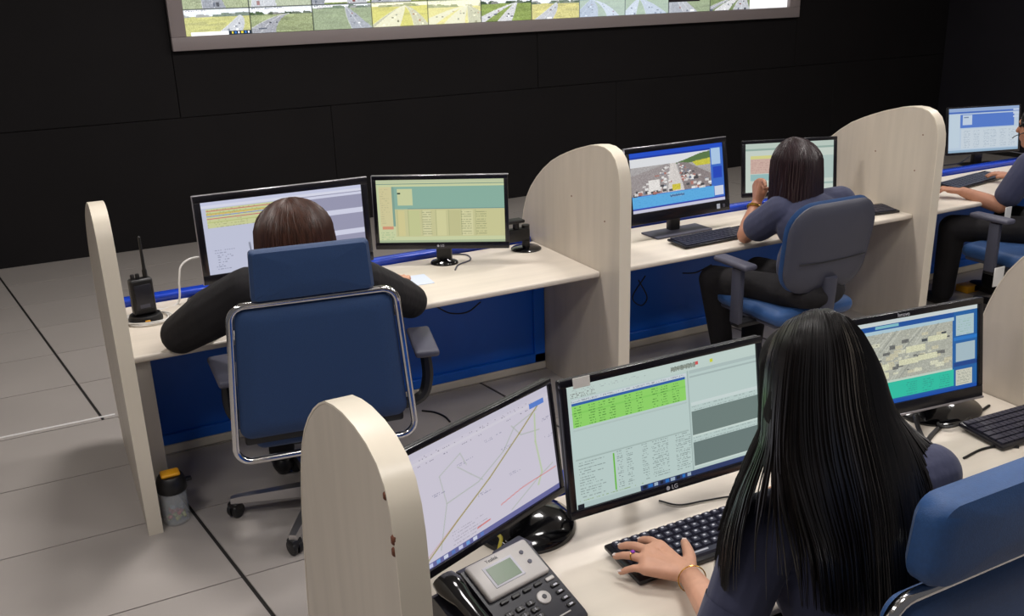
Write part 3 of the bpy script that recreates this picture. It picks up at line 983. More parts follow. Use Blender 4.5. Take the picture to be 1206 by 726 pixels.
def keyboard(label, c, rz, w, d, individual):
    t = thing('keyboard', label, 'keyboard', (c[0], c[1], DZ), rz, 'computer keyboards')
    T = Matrix.Rotation(R(4), 4, 'X')
    MB().rbox((-w / 2, -d / 2, 0.004), (w / 2, d / 2, 0.018), 0.005, 2, T).build('body', M['bezel'], t).location.z = 0.004
    for sx in (-1, 1):
        MB().box((sx * w * 0.42 - 0.012, d / 2 - 0.03, 0), (sx * w * 0.42 + 0.012, d / 2 - 0.015, 0.014)).build('foot', M['black'], t)
    z = 0.021
    if individual:
        for (x, y, kw, kd) in key_layout(w, d):
            k = inst(KEY, 'key', t, (x, y, z + y * math.tan(R(4))), (R(4), 0, 0), (kw, kd, 0.008))
            p = inst(PRINT, 'key_print', k)
    else:
        b = MB()
        for (x, y, kw, kd) in key_layout(w, d):
            zz = z + y * math.tan(R(4))
            b.box((x - kw / 2, y - kd / 2, zz), (x + kw / 2, y + kd / 2, zz + 0.006))
        o = b.build('keys', M['keycap'], t)
        o['kind'] = 'stuff'
    return t


keyboard('black keyboard under the hand of the long-haired person', (1.415, 1.70, 0), R(-0.5), 0.55, 0.165, True)
keyboard('black keyboard on the near desk by the right partition', (2.70, 1.715, 0), R(-3), 0.40, 0.17, False)
keyboard('black keyboard below the motorway photo monitor', (3.36, 4.10, 0), R(2), 0.56, 0.165, False)
keyboard('black keyboard pushed against the partition behind a chair back', (4.50, 4.09, 0), R(-8), 0.40, 0.17, False)
keyboard('black keyboard under the hands of the man at right', (5.78, 4.33, 0), R(10), 0.66, 0.17, False)

# ------------------------------------------------------------------ desk telephone
t = thing('desk_telephone', 'dark grey desk telephone with silver display panel beside the near partition', 'telephone', (0.795, 1.645, DZ), R(13))
t.scale = (0.94, 0.94, 0.94)
TL = R(24)
T = Matrix.Translation((0, 0, 0.078)) @ Matrix.Rotation(TL, 4, 'X')
PW, PD = 0.30, 0.245
b = MB()
hb, hf = 0.13, 0.028
b.prism([(-PD / 2, 0.0), (-PD / 2, hf), (-PD / 2 + 0.01, hf + 0.008), (PD / 2 - 0.02, hb), (PD / 2, hb - 0.006), (PD / 2 - 0.02, 0.0)], 'x', -PW / 2 + 0.085, PW / 2)
b.build('body', M['phone'], t)
b = MB()
b.prism([(-PD / 2, 0.0), (-PD / 2, 0.018), (PD / 2 - 0.02, 0.10), (PD / 2, 0.09), (PD / 2 - 0.02, 0.0)], 'x', -PW / 2, -PW / 2 + 0.09)
b.build('cradle', M['phone'], t)
sl = math.atan2(hb - hf - 0.008, PD - 0.03)
FP = Matrix.Translation((0.04, -PD / 2 + 0.01, hf + 0.008)) @ Matrix.Rotation(sl, 4, 'X')
L = (PD - 0.03) / math.cos(sl)
pn = MB().rbox((-0.094, L - 0.108, -0.004), (0.1, L + 0.004, 0.013), 0.008, 3, FP).build('display_panel', M['silver'], t)
MB().rbox((-0.06, L - 0.086, 0.0125), (0.034, L - 0.022, 0.0145), 0.002, 1, FP).build('display_bezel', M['keywhite'], pn)
MB().box((-0.052, L - 0.08, 0.014), (0.026, L - 0.029, 0.0152), FP).build('lcd_screen', M['lcd'], pn)
text_mesh('maker_name', 'Yealink', 0.013, M['phone'], pn, FP @ Matrix.Translation((-0.02, L - 0.011, 0.0134)))
for (x, y) in ((0.063, L - 0.03), (0.066, L - 0.062)):
    MB().lathe([(0.006, 0), (0.0055, 0.003)], n=12, mtx=FP @ Matrix.Translation((x, y, 0.0128))).build('button', M['greypad'], pn)
for k in range(4):
    MB().rbox((-0.072 + k * 0.036, L - 0.126, 0.0), (-0.048 + k * 0.036, L - 0.116, 0.006), 0.002, 1, FP).build('soft_key', M['black'], t)
kp = MB().rbox((-0.011, -0.0065, 0), (0.011, 0.0065, 0.005), 0.003, 1).mesh('number_key', M['black'])
num = ['1', '2', '3', '4', '5', '6', '7', '8', '9', '*', '0', '#']
for k in range(12):
    x, y = -0.07 + (k % 3) * 0.033, L - 0.155 - (k // 3) * 0.02
    b_ = MB().rbox((-0.012, -0.007, 0), (0.012, 0.007, 0.005), 0.003, 1, FP @ Matrix.Translation((x, y, 0))).build('number_key', M['black'], t)
    text_mesh('digit', num[k], 0.011, M['keywhite'], b_, FP @ Matrix.Translation((x, y, 0.0056)))
MB().lathe([(0.019, 0), (0.018, 0.004), (0.012, 0.0055)], n=20, mtx=FP @ Matrix.Translation((0.038, L - 0.158, 0))).build('navigation_ring', M['silver'], t)
MB().lathe([(0.007, 0), (0.006, 0.0075)], n=14, mtx=FP @ Matrix.Translation((0.038, L - 0.158, 0))).build('ok_button', M['phone'], t)
for k in range(5):
    MB().rbox((0.074, L - 0.128 - k * 0.021, 0), (0.1, L - 0.117 - k * 0.021, 0.005), 0.002, 1, FP).build('function_key', M['silver'] if k == 0 else M['black'], t)
    if k:
        MB().rbox((0.081, L - 0.125 - k * 0.021, 0.005), (0.092, L - 0.120 - k * 0.021, 0.0054), 0.0001, 1, FP).build('key_symbol', M['keywhite'], t)
MB().rbox((0.03, L - 0.222, 0), (0.075, L - 0.218, 0.003), 0.001, 1, FP).build('volume_bar', M['silver'], t)
HS = Matrix.Translation((-PW / 2 + 0.04, 0.0, 0.082)) @ Matrix.Rotation(R(20), 4, 'X')
hb_ = MB()
bm = bmesh.new()
secs = [(-0.128, 0.010, 0.018), (-0.122, 0.032, 0.030), (-0.095, 0.038, 0.034), (-0.07, 0.034, 0.026), (-0.04, 0.026, 0.018), (0.0, 0.024, 0.017), (0.04, 0.026, 0.018), (0.07, 0.034, 0.027), (0.095, 0.038, 0.036), (0.122, 0.032, 0.030), (0.128, 0.010, 0.018)]
rings = []
for (y, rx, rz_) in secs:
    zc = 0.018 - 0.9 * (y / 0.128) ** 2 * 0.012
    ring = []
    for k in range(14):
        th = 2 * math.pi * k / 14
        ring.append(bm.verts.new(HS @ V((rx * math.cos(th), y, zc + rz_ * math.sin(th) * (0.75 if math.sin(th) > 0 else 1)))))
    rings.append(ring)
for a, c in zip(rings[:-1], rings[1:]):
    for k in range(14):
        bm.faces.new((a[k], a[(k + 1) % 14], c[(k + 1) % 14], c[k]))
bm.faces.new(rings[0][::-1])
bm.faces.new(rings[-1])
hb_.bm(bm).build('handset', M['blackgloss'], t)
pts = bez([(-0.13, -0.12, 0.03), (-0.16, -0.16, 0.012), (-0.175, -0.08, 0.01), (-0.17, 0.05, 0.012), (-0.13, 0.09, 0.03)], 10)
MB().tube(pts, 0.005, 6).build('cord', M['black'], t)

# ------------------------------------------------------------------ fused organic shapes
def cap_shape(p0, r0, p1, r1, n=14):
    p0, p1 = V(p0), V(p1)
    d = p1 - p0
    L_ = d.length
    if L_ < 1e-6:
        d = V((0, 0, 1))
        L_ = 1e-6
    d = d.normalized()
    a = d.cross(V((0, 0, 1)))
    if a.length < 0.05:
        a = d.cross(V((1, 0, 0)))
    a.normalize()
    b = d.cross(a)
    prof = []
    for k in range(1, 6):
        th = -math.pi / 2 + math.pi / 2 * k / 5
        prof.append((p0 + d * (r0 * math.sin(th)), r0 * math.cos(th)))
    for k in range(0, 5):
        th = math.pi / 2 * k / 5
        prof.append((p1 + d * (r1 * math.sin(th)), r1 * math.cos(th)))
    vs = [p0 - d * r0]
    for c, r in prof:
        for k in range(n):
            th = 2 * math.pi * k / n
            vs.append(c + (a * math.cos(th) + b * math.sin(th)) * r)
    vs.append(p1 + d * r1)
    fs = [(0, 1 + (k + 1) % n, 1 + k) for k in range(n)]
    m = len(prof)
    for i in range(m - 1):
        for k in range(n):
            l = (k + 1) % n
            fs.append((1 + i * n + k, 1 + i * n + l, 1 + (i + 1) * n + l, 1 + (i + 1) * n + k))
    e = len(vs) - 1
    fs += [(e, 1 + (m - 1) * n + k, 1 + (m - 1) * n + (k + 1) % n) for k in range(n)]
    return vs, fs


def ell_shape(c, r, rot=(0, 0, 0), n=18, m=12):
    E = Euler(rot).to_matrix()
    c = V(c)
    vs = [c + E @ V((0, 0, -r[2]))]
    for i in range(1, m):
        ph = -math.pi / 2 + math.pi * i / m
        for k in range(n):
            th = 2 * math.pi * k / n
            vs.append(c + E @ V((r[0] * math.cos(ph) * math.cos(th), r[1] * math.cos(ph) * math.sin(th), r[2] * math.sin(ph))))
    vs.append(c + E @ V((0, 0, r[2])))
    fs = [(0, 1 + (k + 1) % n, 1 + k) for k in range(n)]
    for i in range(m - 2):
        for k in range(n):
            l = (k + 1) % n
            fs.append((1 + i * n + k, 1 + i * n + l, 1 + (i + 1) * n + l, 1 + (i + 1) * n + k))
    e = len(vs) - 1
    fs += [(e, 1 + (m - 2) * n + k, 1 + (m - 2) * n + (k + 1) % n) for k in range(n)]
    return vs, fs


def fuse(name, shapes, m, parent, vox=0.007, smooth=5):
    mb = MB()
    for vs, fs in shapes:
        mb.add(vs, fs, True)
    me = bpy.data.meshes.new('tmp_fuse')
    me.from_pydata(mb.v, [], mb.f)
    o = bpy.data.objects.new('tmp_fuse', me)
    COL.objects.link(o)
    rm = o.modifiers.new('r', 'REMESH')
    rm.mode = 'VOXEL'
    rm.voxel_size = vox
    rm.use_smooth_shade = True
    sm = o.modifiers.new('s', 'SMOOTH')
    sm.iterations = smooth
    sm.factor = 0.5
    dg = bpy.context.evaluated_depsgraph_get()
    r = bpy.data.meshes.new_from_object(o.evaluated_get(dg))
    bpy.data.objects.remove(o)
    r.name = name
    r.materials.clear()
    r.materials.append(m)
    r.polygons.foreach_set('use_smooth', [True] * len(r.polygons))
    r.transform(rootm(parent).inverted())
    ob = bpy.data.objects.new(name, r)
    COL.objects.link(ob)
    ob.parent = parent
    return ob


def chain(pts, rs):
    return [cap_shape(a, ra, b, rb) for a, b, ra, rb in zip(pts[:-1], pts[1:], rs[:-1], rs[1:])]


def head_shapes(c, yaw=0.0, s=1.0, pitch=0.0):
    """c centre of the skull, facing +y when yaw = 0"""
    E = Euler((pitch, 0, yaw)).to_matrix()
    c = V(c)
    P = lambda x, y, z: c + E @ (V((x, y, z)) * s)
    rr = (pitch, 0, yaw)
    sh = [ell_shape(P(0, -0.005, 0.035), (0.078 * s, 0.098 * s, 0.092 * s), rr),
          ell_shape(P(0, 0.03, -0.03), (0.064 * s, 0.068 * s, 0.085 * s), rr),
          ell_shape(P(0, 0.055, -0.09), (0.038 * s, 0.036 * s, 0.03 * s), rr),
          cap_shape(P(0, 0.088, 0.02), 0.011 * s, P(0, 0.112, -0.018), 0.014 * s),
          ell_shape(P(0, 0.088, -0.055), (0.026 * s, 0.014 * s, 0.008 * s), rr),
          ell_shape(P(0, 0.086, -0.068), (0.022 * s, 0.014 * s, 0.008 * s), rr),
          cap_shape(P(-0.035, 0.082, 0.035), 0.012 * s, P(0.035, 0.082, 0.035), 0.012 * s),
          ell_shape(P(-0.08, 0.0, -0.01), (0.012 * s, 0.022 * s, 0.034 * s), rr),
          ell_shape(P(0.08, 0.0, -0.01), (0.012 * s, 0.022 * s, 0.034 * s), rr)]
    eyes = [ell_shape(P(sx * 0.032, 0.083, 0.012), (0.013 * s, 0.01 * s, 0.009 * s), rr, 10, 6) for sx in (-1, 1)]
    return sh, eyes


def eyes_obj(eyes, parent):
    for vs, fs in eyes:
        MB().add(vs, fs, True).build('eye', M['eye'], parent, True)


def strand_tube(mb, pts, r, n=4):
    k = len(pts)
    rr = [r * (0.75 + 0.25 * math.sin(math.pi * min(1, i / (k - 1) * 1.0))) * (1 - 0.75 * max(0, (i / (k - 1) - 0.8) / 0.2)) for i in range(k)]
    mb.tube(pts, rr, n, cap=False)


def cap_hair(name, parent, c, rad, m, zend, n=320, fac=lambda a: 1.0, open_face=70, yaw=0.0, seed=1, rs=0.006, spread=None, crown=0.03):
    """straight hair hanging from the crown: azimuth 0 = face direction (+y)"""
    q = random.Random(seed)
    c = V(c)
    mb = MB()
    for i in range(n):
        a = R(open_face) + (2 * math.pi - 2 * R(open_face)) * (i + q.random()) / n
        ze = zend(a) + q.uniform(-0.02, 0.02)
        pts = []
        j = 1 + q.uniform(-0.03, 0.03)
        for k in range(16):
            ph = math.pi / 2 * (1 - k / 9) if k < 9 else 0
            if k < 9:
                rr_ = math.cos(ph)
                z = rad[2] * math.sin(ph)
            else:
                t = (k - 8) / 7
                rr_ = 1 + (spread(a, t) if spread else 0)
                z = ze * t
            x = -math.sin(a + yaw) * rad[0] * rr_ * j
            y = math.cos(a + yaw) * rad[1] * rr_ * j
            w = 0.004 * math.sin(k * 0.9 + i * 1.7)
            pts.append(c + V((x + w, y + w * 0.5 + (crown * (1 - rr_) if k < 9 else 0), z)))
        strand_tube(mb, pts, rs * q.uniform(0.7, 1.3))
    return mb.build(name, m, parent, True)


def hand_shapes(wrist, knuckles, tips, thumb_base, thumb_tip, s=1.0, lift=0.012):
    """palm from wrist to four knuckles, each finger bent through a middle joint, thumb from the palm's side"""
    w = V(wrist)
    K = [V(k) for k in knuckles]
    T = [V(t_) for t_ in tips]
    sh = []
    pr = 0.013 * s
    for k in K:
        sh.append(cap_shape(w.lerp(k, 0.12), 0.017 * s, k, pr))
    for a, b in zip(K[:-1], K[1:]):
        sh.append(cap_shape(a, pr, b, pr))
        sh.append(cap_shape(w.lerp(a, 0.5), 0.015 * s, w.lerp(b, 0.5), 0.015 * s))
    for i, (k, t_) in enumerate(zip(K, T)):
        r0 = (0.0095, 0.0098, 0.0092, 0.008)[i] * s
        m1 = k.lerp(t_, 0.45) + V((0, 0, lift))
        m2_ = k.lerp(t_, 0.76) + V((0, 0, lift * 0.75))
        sh += chain([k, m1, m2_, t_], [r0 * 1.1, r0, r0 * 0.92, r0 * 0.78])
    tb, tt = V(thumb_base), V(thumb_tip)
    mid = tb.lerp(tt, 0.5) + V((0, 0, 0.004))
    sh += chain([w.lerp(tb, 0.35), tb, mid, tt], [0.016 * s, 0.014 * s, 0.0115 * s, 0.009 * s])
    return sh


# ------------------------------------------------------------------ chairs
def caster_base(t, rad, metal, legm, rot=0.0, z=0.075):
    b = MB().lathe([(0.05, z - 0.02), (0.05, z + 0.05), (0.032, z + 0.08)], n=18)
    b.build('hub', metal, t)
    for k in range(5):
        a = rot + k * 2 * math.pi / 5
        A = Matrix.Rotation(a, 4, 'Z')
        leg = MB()
        vs = []
        for (x, hw, z0, z1) in ((0.03, 0.03, z - 0.005, z + 0.045), (rad - 0.02, 0.02, z - 0.004, z + 0.024), (rad + 0.015, 0.018, z - 0.004, z + 0.018)):
            vs += [A @ V((x, -hw, z0)), A @ V((x, hw, z0)), A @ V((x, hw * 0.8, z1)), A @ V((x, -hw * 0.8, z1))]
        fs = [(3, 2, 1, 0), (8, 9, 10, 11)]
        for i in range(2):
            for j in range(4):
                l = (j + 1) % 4
                fs.append((i * 4 + j, i * 4 + l, i * 4 + 4 + l, i * 4 + 4 + j))
        leg.add(vs, fs)
        lg = leg.build('base_leg', legm, t)
        c = A @ V((rad, 0, 0))
        w = MB()
        ca = a + 0.9
        for sgn in (-1, 1):
            w.lathe([(0.012, -0.011), (0.03, -0.009), (0.034, 0.0), (0.03, 0.009), (0.012, 0.011)], n=16,
                    mtx=Matrix.Translation((c.x, c.y, 0.034)) @ Matrix.Rotation(ca, 4, 'Z') @ Matrix.Translation((0, sgn * 0.014, 0)) @ Matrix.Rotation(R(90), 4, 'X'))
        w.rbox((-0.024, -0.026, 0.03), (0.024, 0.026, 0.072), 0.01, 2, Matrix.Translation((c.x, c.y, 0)) @ Matrix.Rotation(ca, 4, 'Z'))
        w.build('caster', M['black'], lg)


def rrect(w0, w1, z0, z1, r, n=6):
    """rounded trapezoid outline (x,z): w0 bottom half width, w1 top half width"""
    cs = [(w0 - r, z0 + r, -90), (w1 - r, z1 - r, 0), (-w1 + r, z1 - r, 90), (-w0 + r, z0 + r, 180)]
    o = []
    for cx, cz, a in cs:
        for k in range(n + 1):
            th = R(a + 90 * k / n)
            o.append((cx + r * math.cos(th), cz + r * math.sin(th)))
    return o


def cushion(outline, y0, y1, bulge, sgn, curve=0.0):
    """pillow solid: outline in x,z extruded along y with a puffed face"""
    n = len(outline)
    cx = sum(p[0] for p in outline) / n
    cz = sum(p[1] for p in outline) / n
    bm = bmesh.new()
    def layer(f, y):
        out = []
        for p in outline:
            x, z = cx + (p[0] - cx) * f, cz + (p[1] - cz) * f
            out.append(bm.verts.new((x, y + curve * (x - cx) ** 2, z)))
        return out
    L = [layer(0.35, y0 - bulge), layer(0.75, y0 - bulge * 0.75), layer(0.94, y0 - bulge * 0.3), layer(1.0, y0 + 0.012), layer(1.0, y1 - 0.012), layer(0.94, y1 + bulge * 0.3), layer(0.75, y1 + bulge * 0.75), layer(0.35, y1 + bulge)]
    for a, b in zip(L[:-1], L[1:]):
        for k in range(n):
            bm.faces.new((a[k], a[(k + 1) % n], b[(k + 1) % n], b[k]))
    bm.faces.new(L[0][::-1])
    bm.faces.new(L[-1])
    return MB().bm(bm)


def executive_chair(label, loc, rz, dz=0.0, armx=0.46, armxl=None, cloth='bluecloth', hw=0.2, base_rot=0.0, by=-0.45, fw=0.30, hr=0.014, hbulge=0.005):
    t = thing('office_chair', label, 'chair', (loc[0], loc[1], 0), rz, 'chrome-framed blue chairs')
    caster_base(t, 0.37, M['alu'], M['alu'], base_rot - rz)
    MB().lathe([(0.028, 0.12), (0.028, 0.30), (0.02, 0.30), (0.02, 0.45 + dz)], n=16).build('gas_column', M['black'], t)
    MB().rbox((-0.26, -0.27, 0.44 + dz), (0.26, 0.25, 0.535 + dz), 0.04, 4).build('seat', M[cloth], t)
    MB().rbox((-0.12, -0.2, 0.405 + dz), (0.12, 0.14, 0.445 + dz), 0.02, 2).build('seat_mechanism', M['black'], t)
    z0, z1 = 0.50 + dz, 1.10 + dz
    o = rrect(fw + 0.035, fw, z0, z1, 0.055)
    MB().tube([(x, by, z) for x, z in o], 0.0135, 10, closed=True).build('back_frame', M['chrome'], t)
    oi = rrect(fw + 0.012, fw - 0.016, z0 + 0.085, z1 - 0.012, 0.045)
    bk = cushion(oi, by - 0.006, by + 0.045, 0.006, 1).build('backrest', M[cloth], t)
    MB().rbox((-fw - 0.0, by + 0.02, z0 + 0.05), (fw + 0.0, by + 0.05, z0 + 0.12), 0.012, 2).build('back_rail', M['black'], t)
    MB().tube(bez([(0, by + 0.03, z0 + 0.1), (0, by + 0.03, z0 + 0.02), (0, by + 0.1, 0.43 + dz), (0, by + 0.3, 0.42 + dz)], 6), 0.022, 8).build('back_bracket', M['black'], t)
    oh = rrect(hw + 0.008, hw, z1 + 0.012, z1 + 0.195, hr)
    cushion(oh, by - 0.03, by + 0.025, hbulge, 1, curve=0.2).build('headrest', M[cloth], t)
    for sx in (1, -1):
        MB().tube([(sx * 0.07, by, z1 - 0.01), (sx * 0.07, by, z1 + 0.06)], 0.008, 8).build('headrest_post', M['chrome'], t)
        armx = armx if sx > 0 or armxl is None else armxl
        a = MB().rbox((-0.052, -0.16, 0), (0.052, 0.16, 0.032), 0.014, 3, Matrix.Translation((sx * armx, 0.05, 0.66 + dz)) @ Matrix.Rotation(R(-sx * 6), 4, 'Z')).build('armrest', M['greypad'], t)
        MB().tube(bez([(sx * 0.22, -0.02, 0.43 + dz), (sx * (armx - 0.06), -0.02, 0.44 + dz), (sx * armx, 0.0, 0.52 + dz), (sx * armx, 0.02, 0.66 + dz)], 6), 0.026, 8).build('arm_post', M['black'], a)
    return t


def task_chair(label, loc, rz, dz=0.0, tag_=False):
    t = thing('office_chair', label, 'chair', (loc[0], loc[1], 0), rz, 'grey-shelled task chairs')
    caster_base(t, 0.30, M['black'], M['black'], 0.3)
    MB().lathe([(0.028, 0.12), (0.028, 0.30), (0.02, 0.30), (0.02, 0.42 + dz)], n=16).build('gas_column', M['black'], t)
    MB().rbox((-0.27, -0.24, 0.44 + dz), (0.27, 0.27, 0.53 + dz), 0.045, 4).build('seat', M['bluecloth2'], t)
    MB().rbox((-0.25, -0.2, 0.425 + dz), (0.25, 0.24, 0.45 + dz), 0.012, 2).build('seat_pan', M['grey'], t)
    MB().rbox((-0.1, -0.17, 0.39 + dz), (0.1, 0.12, 0.43 + dz), 0.015, 2).build('seat_mechanism', M['black'], t)
    by = -0.25
    LT = Matrix.Translation((0, by, 0.6 + dz)) @ Matrix.Rotation(R(9), 4, 'X') @ Matrix.Translation((0, -by, -0.6 - dz))
    def lean(mb):
        mb.v = [tuple(LT @ V(v)) for v in mb.v]
        return mb
    o = rrect(0.275, 0.285, 0.615 + dz, 1.10 + dz, 0.15, 8)
    lean(cushion(o, by - 0.02, by + 0.01, 0.022, 1, curve=0.3)).build('back_shell', M['grey'], t)
    o2 = rrect(0.279, 0.289, 0.611 + dz, 1.104 + dz, 0.15, 8)
    lean(cushion(o2, by + 0.012, by + 0.035, 0.008, 1, curve=0.3)).build('backrest', M['bluecloth2'], t)
    sm_ = MB().tube([(x, by - 0.0435 + 0.3 * x * x, 0.80 + dz) for x in [k * 0.022 for k in range(-10, 11)]], 0.003, 5)
    lean(sm_).build('shell_seam', M['black'], t)
    MB().tube(bez([(0, by - 0.05, 0.70 + dz), (0, by - 0.045, 0.6 + dz), (0, by - 0.02, 0.45 + dz), (0, by + 0.1, 0.41 + dz)], 6), 0.04, 10).build('back_spine', M['grey'], t)
    for sx in (-1, 1):
        a = MB().rbox((-0.042, -0.13, 0), (0.042, 0.13, 0.03), 0.014, 3, Matrix.Translation((sx * 0.36, 0.005, 0.74 + dz))).build('armrest', M['greypad'], t)
        MB().rbox((sx * 0.36 - 0.017, -0.06, 0.43 + dz), (sx * 0.36 + 0.017, 0.01, 0.73 + dz), 0.008, 2).build('arm_post', M['grey'], a)
        MB().rbox((min(sx * 0.2, sx * 0.37), -0.06, 0.41 + dz), (max(sx * 0.2, sx * 0.37), 0.01, 0.44 + dz), 0.008, 2).build('arm_bracket', M['black'], a)
    return t


executive_chair('blue fabric chair with chrome frame behind the bob-haired person in black', (0.875, 3.64), R(-8), armx=0.5, armxl=0.33, hw=0.21, base_rot=math.atan2(3.746 - 3.64, 0.514 - 0.89))
executive_chair('nearest blue chair with chrome frame behind the long-haired person', (1.565, 1.46), R(0), dz=-0.058, hw=0.232, hr=0.05, hbulge=0.014, cloth='bluecloth2', by=-0.46)
task_chair('grey-shelled blue chair of the person resting chin on hand', (3.50, 3.66), R(0), dz=-0.01)
tc3 = task_chair('grey-shelled blue chair under the man at the right edge', (5.40, 3.60), R(0), dz=-0.02)
bd = ay(1176, 326, 3.5)
hb_ = MB().rbox((bd.x - 0.045, bd.y - 0.003, bd.z - 0.06), (bd.x + 0.045, bd.y + 0.003, bd.z + 0.06), 0.003, 1).build('hang_tag', M['white'], tc3, True)

# ------------------------------------------------------------------ people
# ---- long-haired person at the near desk
pw = thing('person', 'person with long straight black hair in navy shirt typing at the near desk', 'person', (1.46, 1.28, 0.46))
hc = V((1.36, 1.33, 1.345))
shL, shR = V((1.235, 1.30, 1.05)), V((1.665, 1.255, 1.085))
elL = V((1.145, 1.30, 0.83))
wrL = az(812, 678, 0.785)
elR, wrR = V((1.80, 1.40, 0.83)), V((1.72, 1.62, 0.775))
hips = V((1.47, 1.24, 0.60))
hd_, ey = head_shapes(hc, R(8), 1.08, R(-8))
Kp = [az(777, 643, 0.803), az(763, 649, 0.805), az(760, 660, 0.802), az(760, 671, 0.794)]
Tp = [az(754, 637, 0.787), az(731, 644, 0.783), az(725, 656, 0.781), az(731, 675, 0.766)]
tb, tt = az(812, 656, 0.792), az(806, 639, 0.788)
body = hd_ + chain([hc + V((0.01, -0.02, -0.06)), V((1.43, 1.27, 1.10)), V((1.44, 1.265, 1.02))], [0.058, 0.056, 0.08])
body += chain([shL, elL, elL.lerp(wrL, 0.35), wrL], [0.05, 0.041, 0.040, 0.027])
body += hand_shapes(wrL, Kp, Tp, tb, tt, 1.2, 0.008)
body += chain([shR, elR, wrR], [0.05, 0.04, 0.026])
body += hand_shapes(wrR, [wrR + V(p) for p in ((-0.04, 0.075, 0.01), (-0.015, 0.085, 0.012), (0.01, 0.08, 0.01), (0.03, 0.065, 0.006))], [wrR + V(p) for p in ((-0.055, 0.15, -0.005), (-0.02, 0.165, -0.005), (0.015, 0.155, -0.005), (0.045, 0.125, -0.005))], wrR + V((-0.05, 0.04, 0.0)), wrR + V((-0.075, 0.09, -0.005)))
body += chain([V((1.44, 1.265, 1.0)), V((1.45, 1.26, 0.8)), hips], [0.11, 0.10, 0.12])
body += chain([hips + V((-0.08, 0, -0.02)), V((1.33, 1.62, 0.56)), V((1.33, 1.72, 0.12))], [0.085, 0.06, 0.045])
body += chain([hips + V((0.08, 0, -0.02)), V((1.62, 1.62, 0.56)), V((1.62, 1.72, 0.12))], [0.085, 0.06, 0.045])
fuse('body', body, M['skin'], pw, 0.0045, 4)
eyes_obj(ey, pw)
shirt = [ell_shape((1.445, 1.26, 0.92), (0.185, 0.125, 0.2), (0, 0, R(-9))), ell_shape((1.465, 1.25, 0.70), (0.175, 0.13, 0.2)), ell_shape((1.45, 1.24, 1.0), (0.17, 0.10, 0.11), (0, 0, R(-9)))]
shirt += [cap_shape(shL + V((0.01, 0, 0.0)), 0.078, shR, 0.068), cap_shape(V((1.43, 1.265, 1.05)), 0.085, V((1.43, 1.27, 1.085)), 0.07)]
shirt += chain([shL, shL.lerp(elL, 0.72)], [0.078, 0.07])
shirt += chain([shR, shR.lerp(elR, 0.72)], [0.066, 0.062])
fuse('shirt', shirt, M['navy'], pw, 0.006, 4)
cuff = shL.lerp(elL, 0.9)
dcf = (elL - shL).normalized()
MB().tube([shL.lerp(elL, 0.74), shL.lerp(elL, 1.03)], [0.071, 0.069], 20, cap=False).build('sleeve_hem', M['navy'], pw, True)
tro = [ell_shape(hips, (0.17, 0.14, 0.12))]
for x in (1.33, 1.62):
    tro += chain([hips + V((0.08 if x > 1.5 else -0.08, 0, -0.02)), V((x, 1.62, 0.56)), V((x, 1.72, 0.12))], [0.1, 0.075, 0.06])
fuse('trousers', tro, M['blackcloth'], pw, 0.01, 4)
for x in (1.33, 1.62):
    fuse('shoe', [cap_shape((x, 1.72, 0.05), 0.05, (x, 1.86, 0.035), 0.035)], M['black'], pw, 0.008, 3)
for tp, kp_ in zip(Tp, Kp):
    d = (tp - kp_).normalized()
    mt = Matrix.Translation(tp + V((0, 0, 0.006)) + d * 0.001) @ d.to_track_quat('Y', 'Z').to_matrix().to_4x4()
    MB().rbox((-0.0055, -0.007, -0.001), (0.0055, 0.007, 0.002), 0.0014, 2, mt).build('fingernail', M['nail'], pw, True)
d = (tt - tb).normalized()
MB().rbox((-0.006, -0.007, -0.001), (0.006, 0.007, 0.002), 0.0014, 2, Matrix.Translation(tt + V((0, 0, 0.0075))) @ d.to_track_quat('Y', 'Z').to_matrix().to_4x4()).build('fingernail', M['nail'], pw, True)
def ring_tube(c, axis, r, m, name, th=0.0014, n=28):
    q = V(axis).normalized().to_track_quat('Z', 'Y').to_matrix()
    return MB().tube([V(c) + q @ V((r * math.cos(2 * math.pi * k / n), r * math.sin(2 * math.pi * k / n), 0)) for k in range(n)], th, 6, closed=True).build(name, m, pw, True)
fr = Kp[2].lerp(Tp[2], 0.42) + V((0, 0, 0.008))
ring_tube(fr, Tp[2] - Kp[2], 0.0112, M['gold'], 'finger_ring', 0.0016)
MB().add(*ell_shape(fr + V((0, 0, 0.012)), (0.006, 0.006, 0.004), n=10, m=6)).build('ring_stone', M['gem'], pw, True)
ring_tube(wrL.lerp(elL, 0.08), elL - wrL, 0.034, M['gold'], 'bracelet', 0.0016)

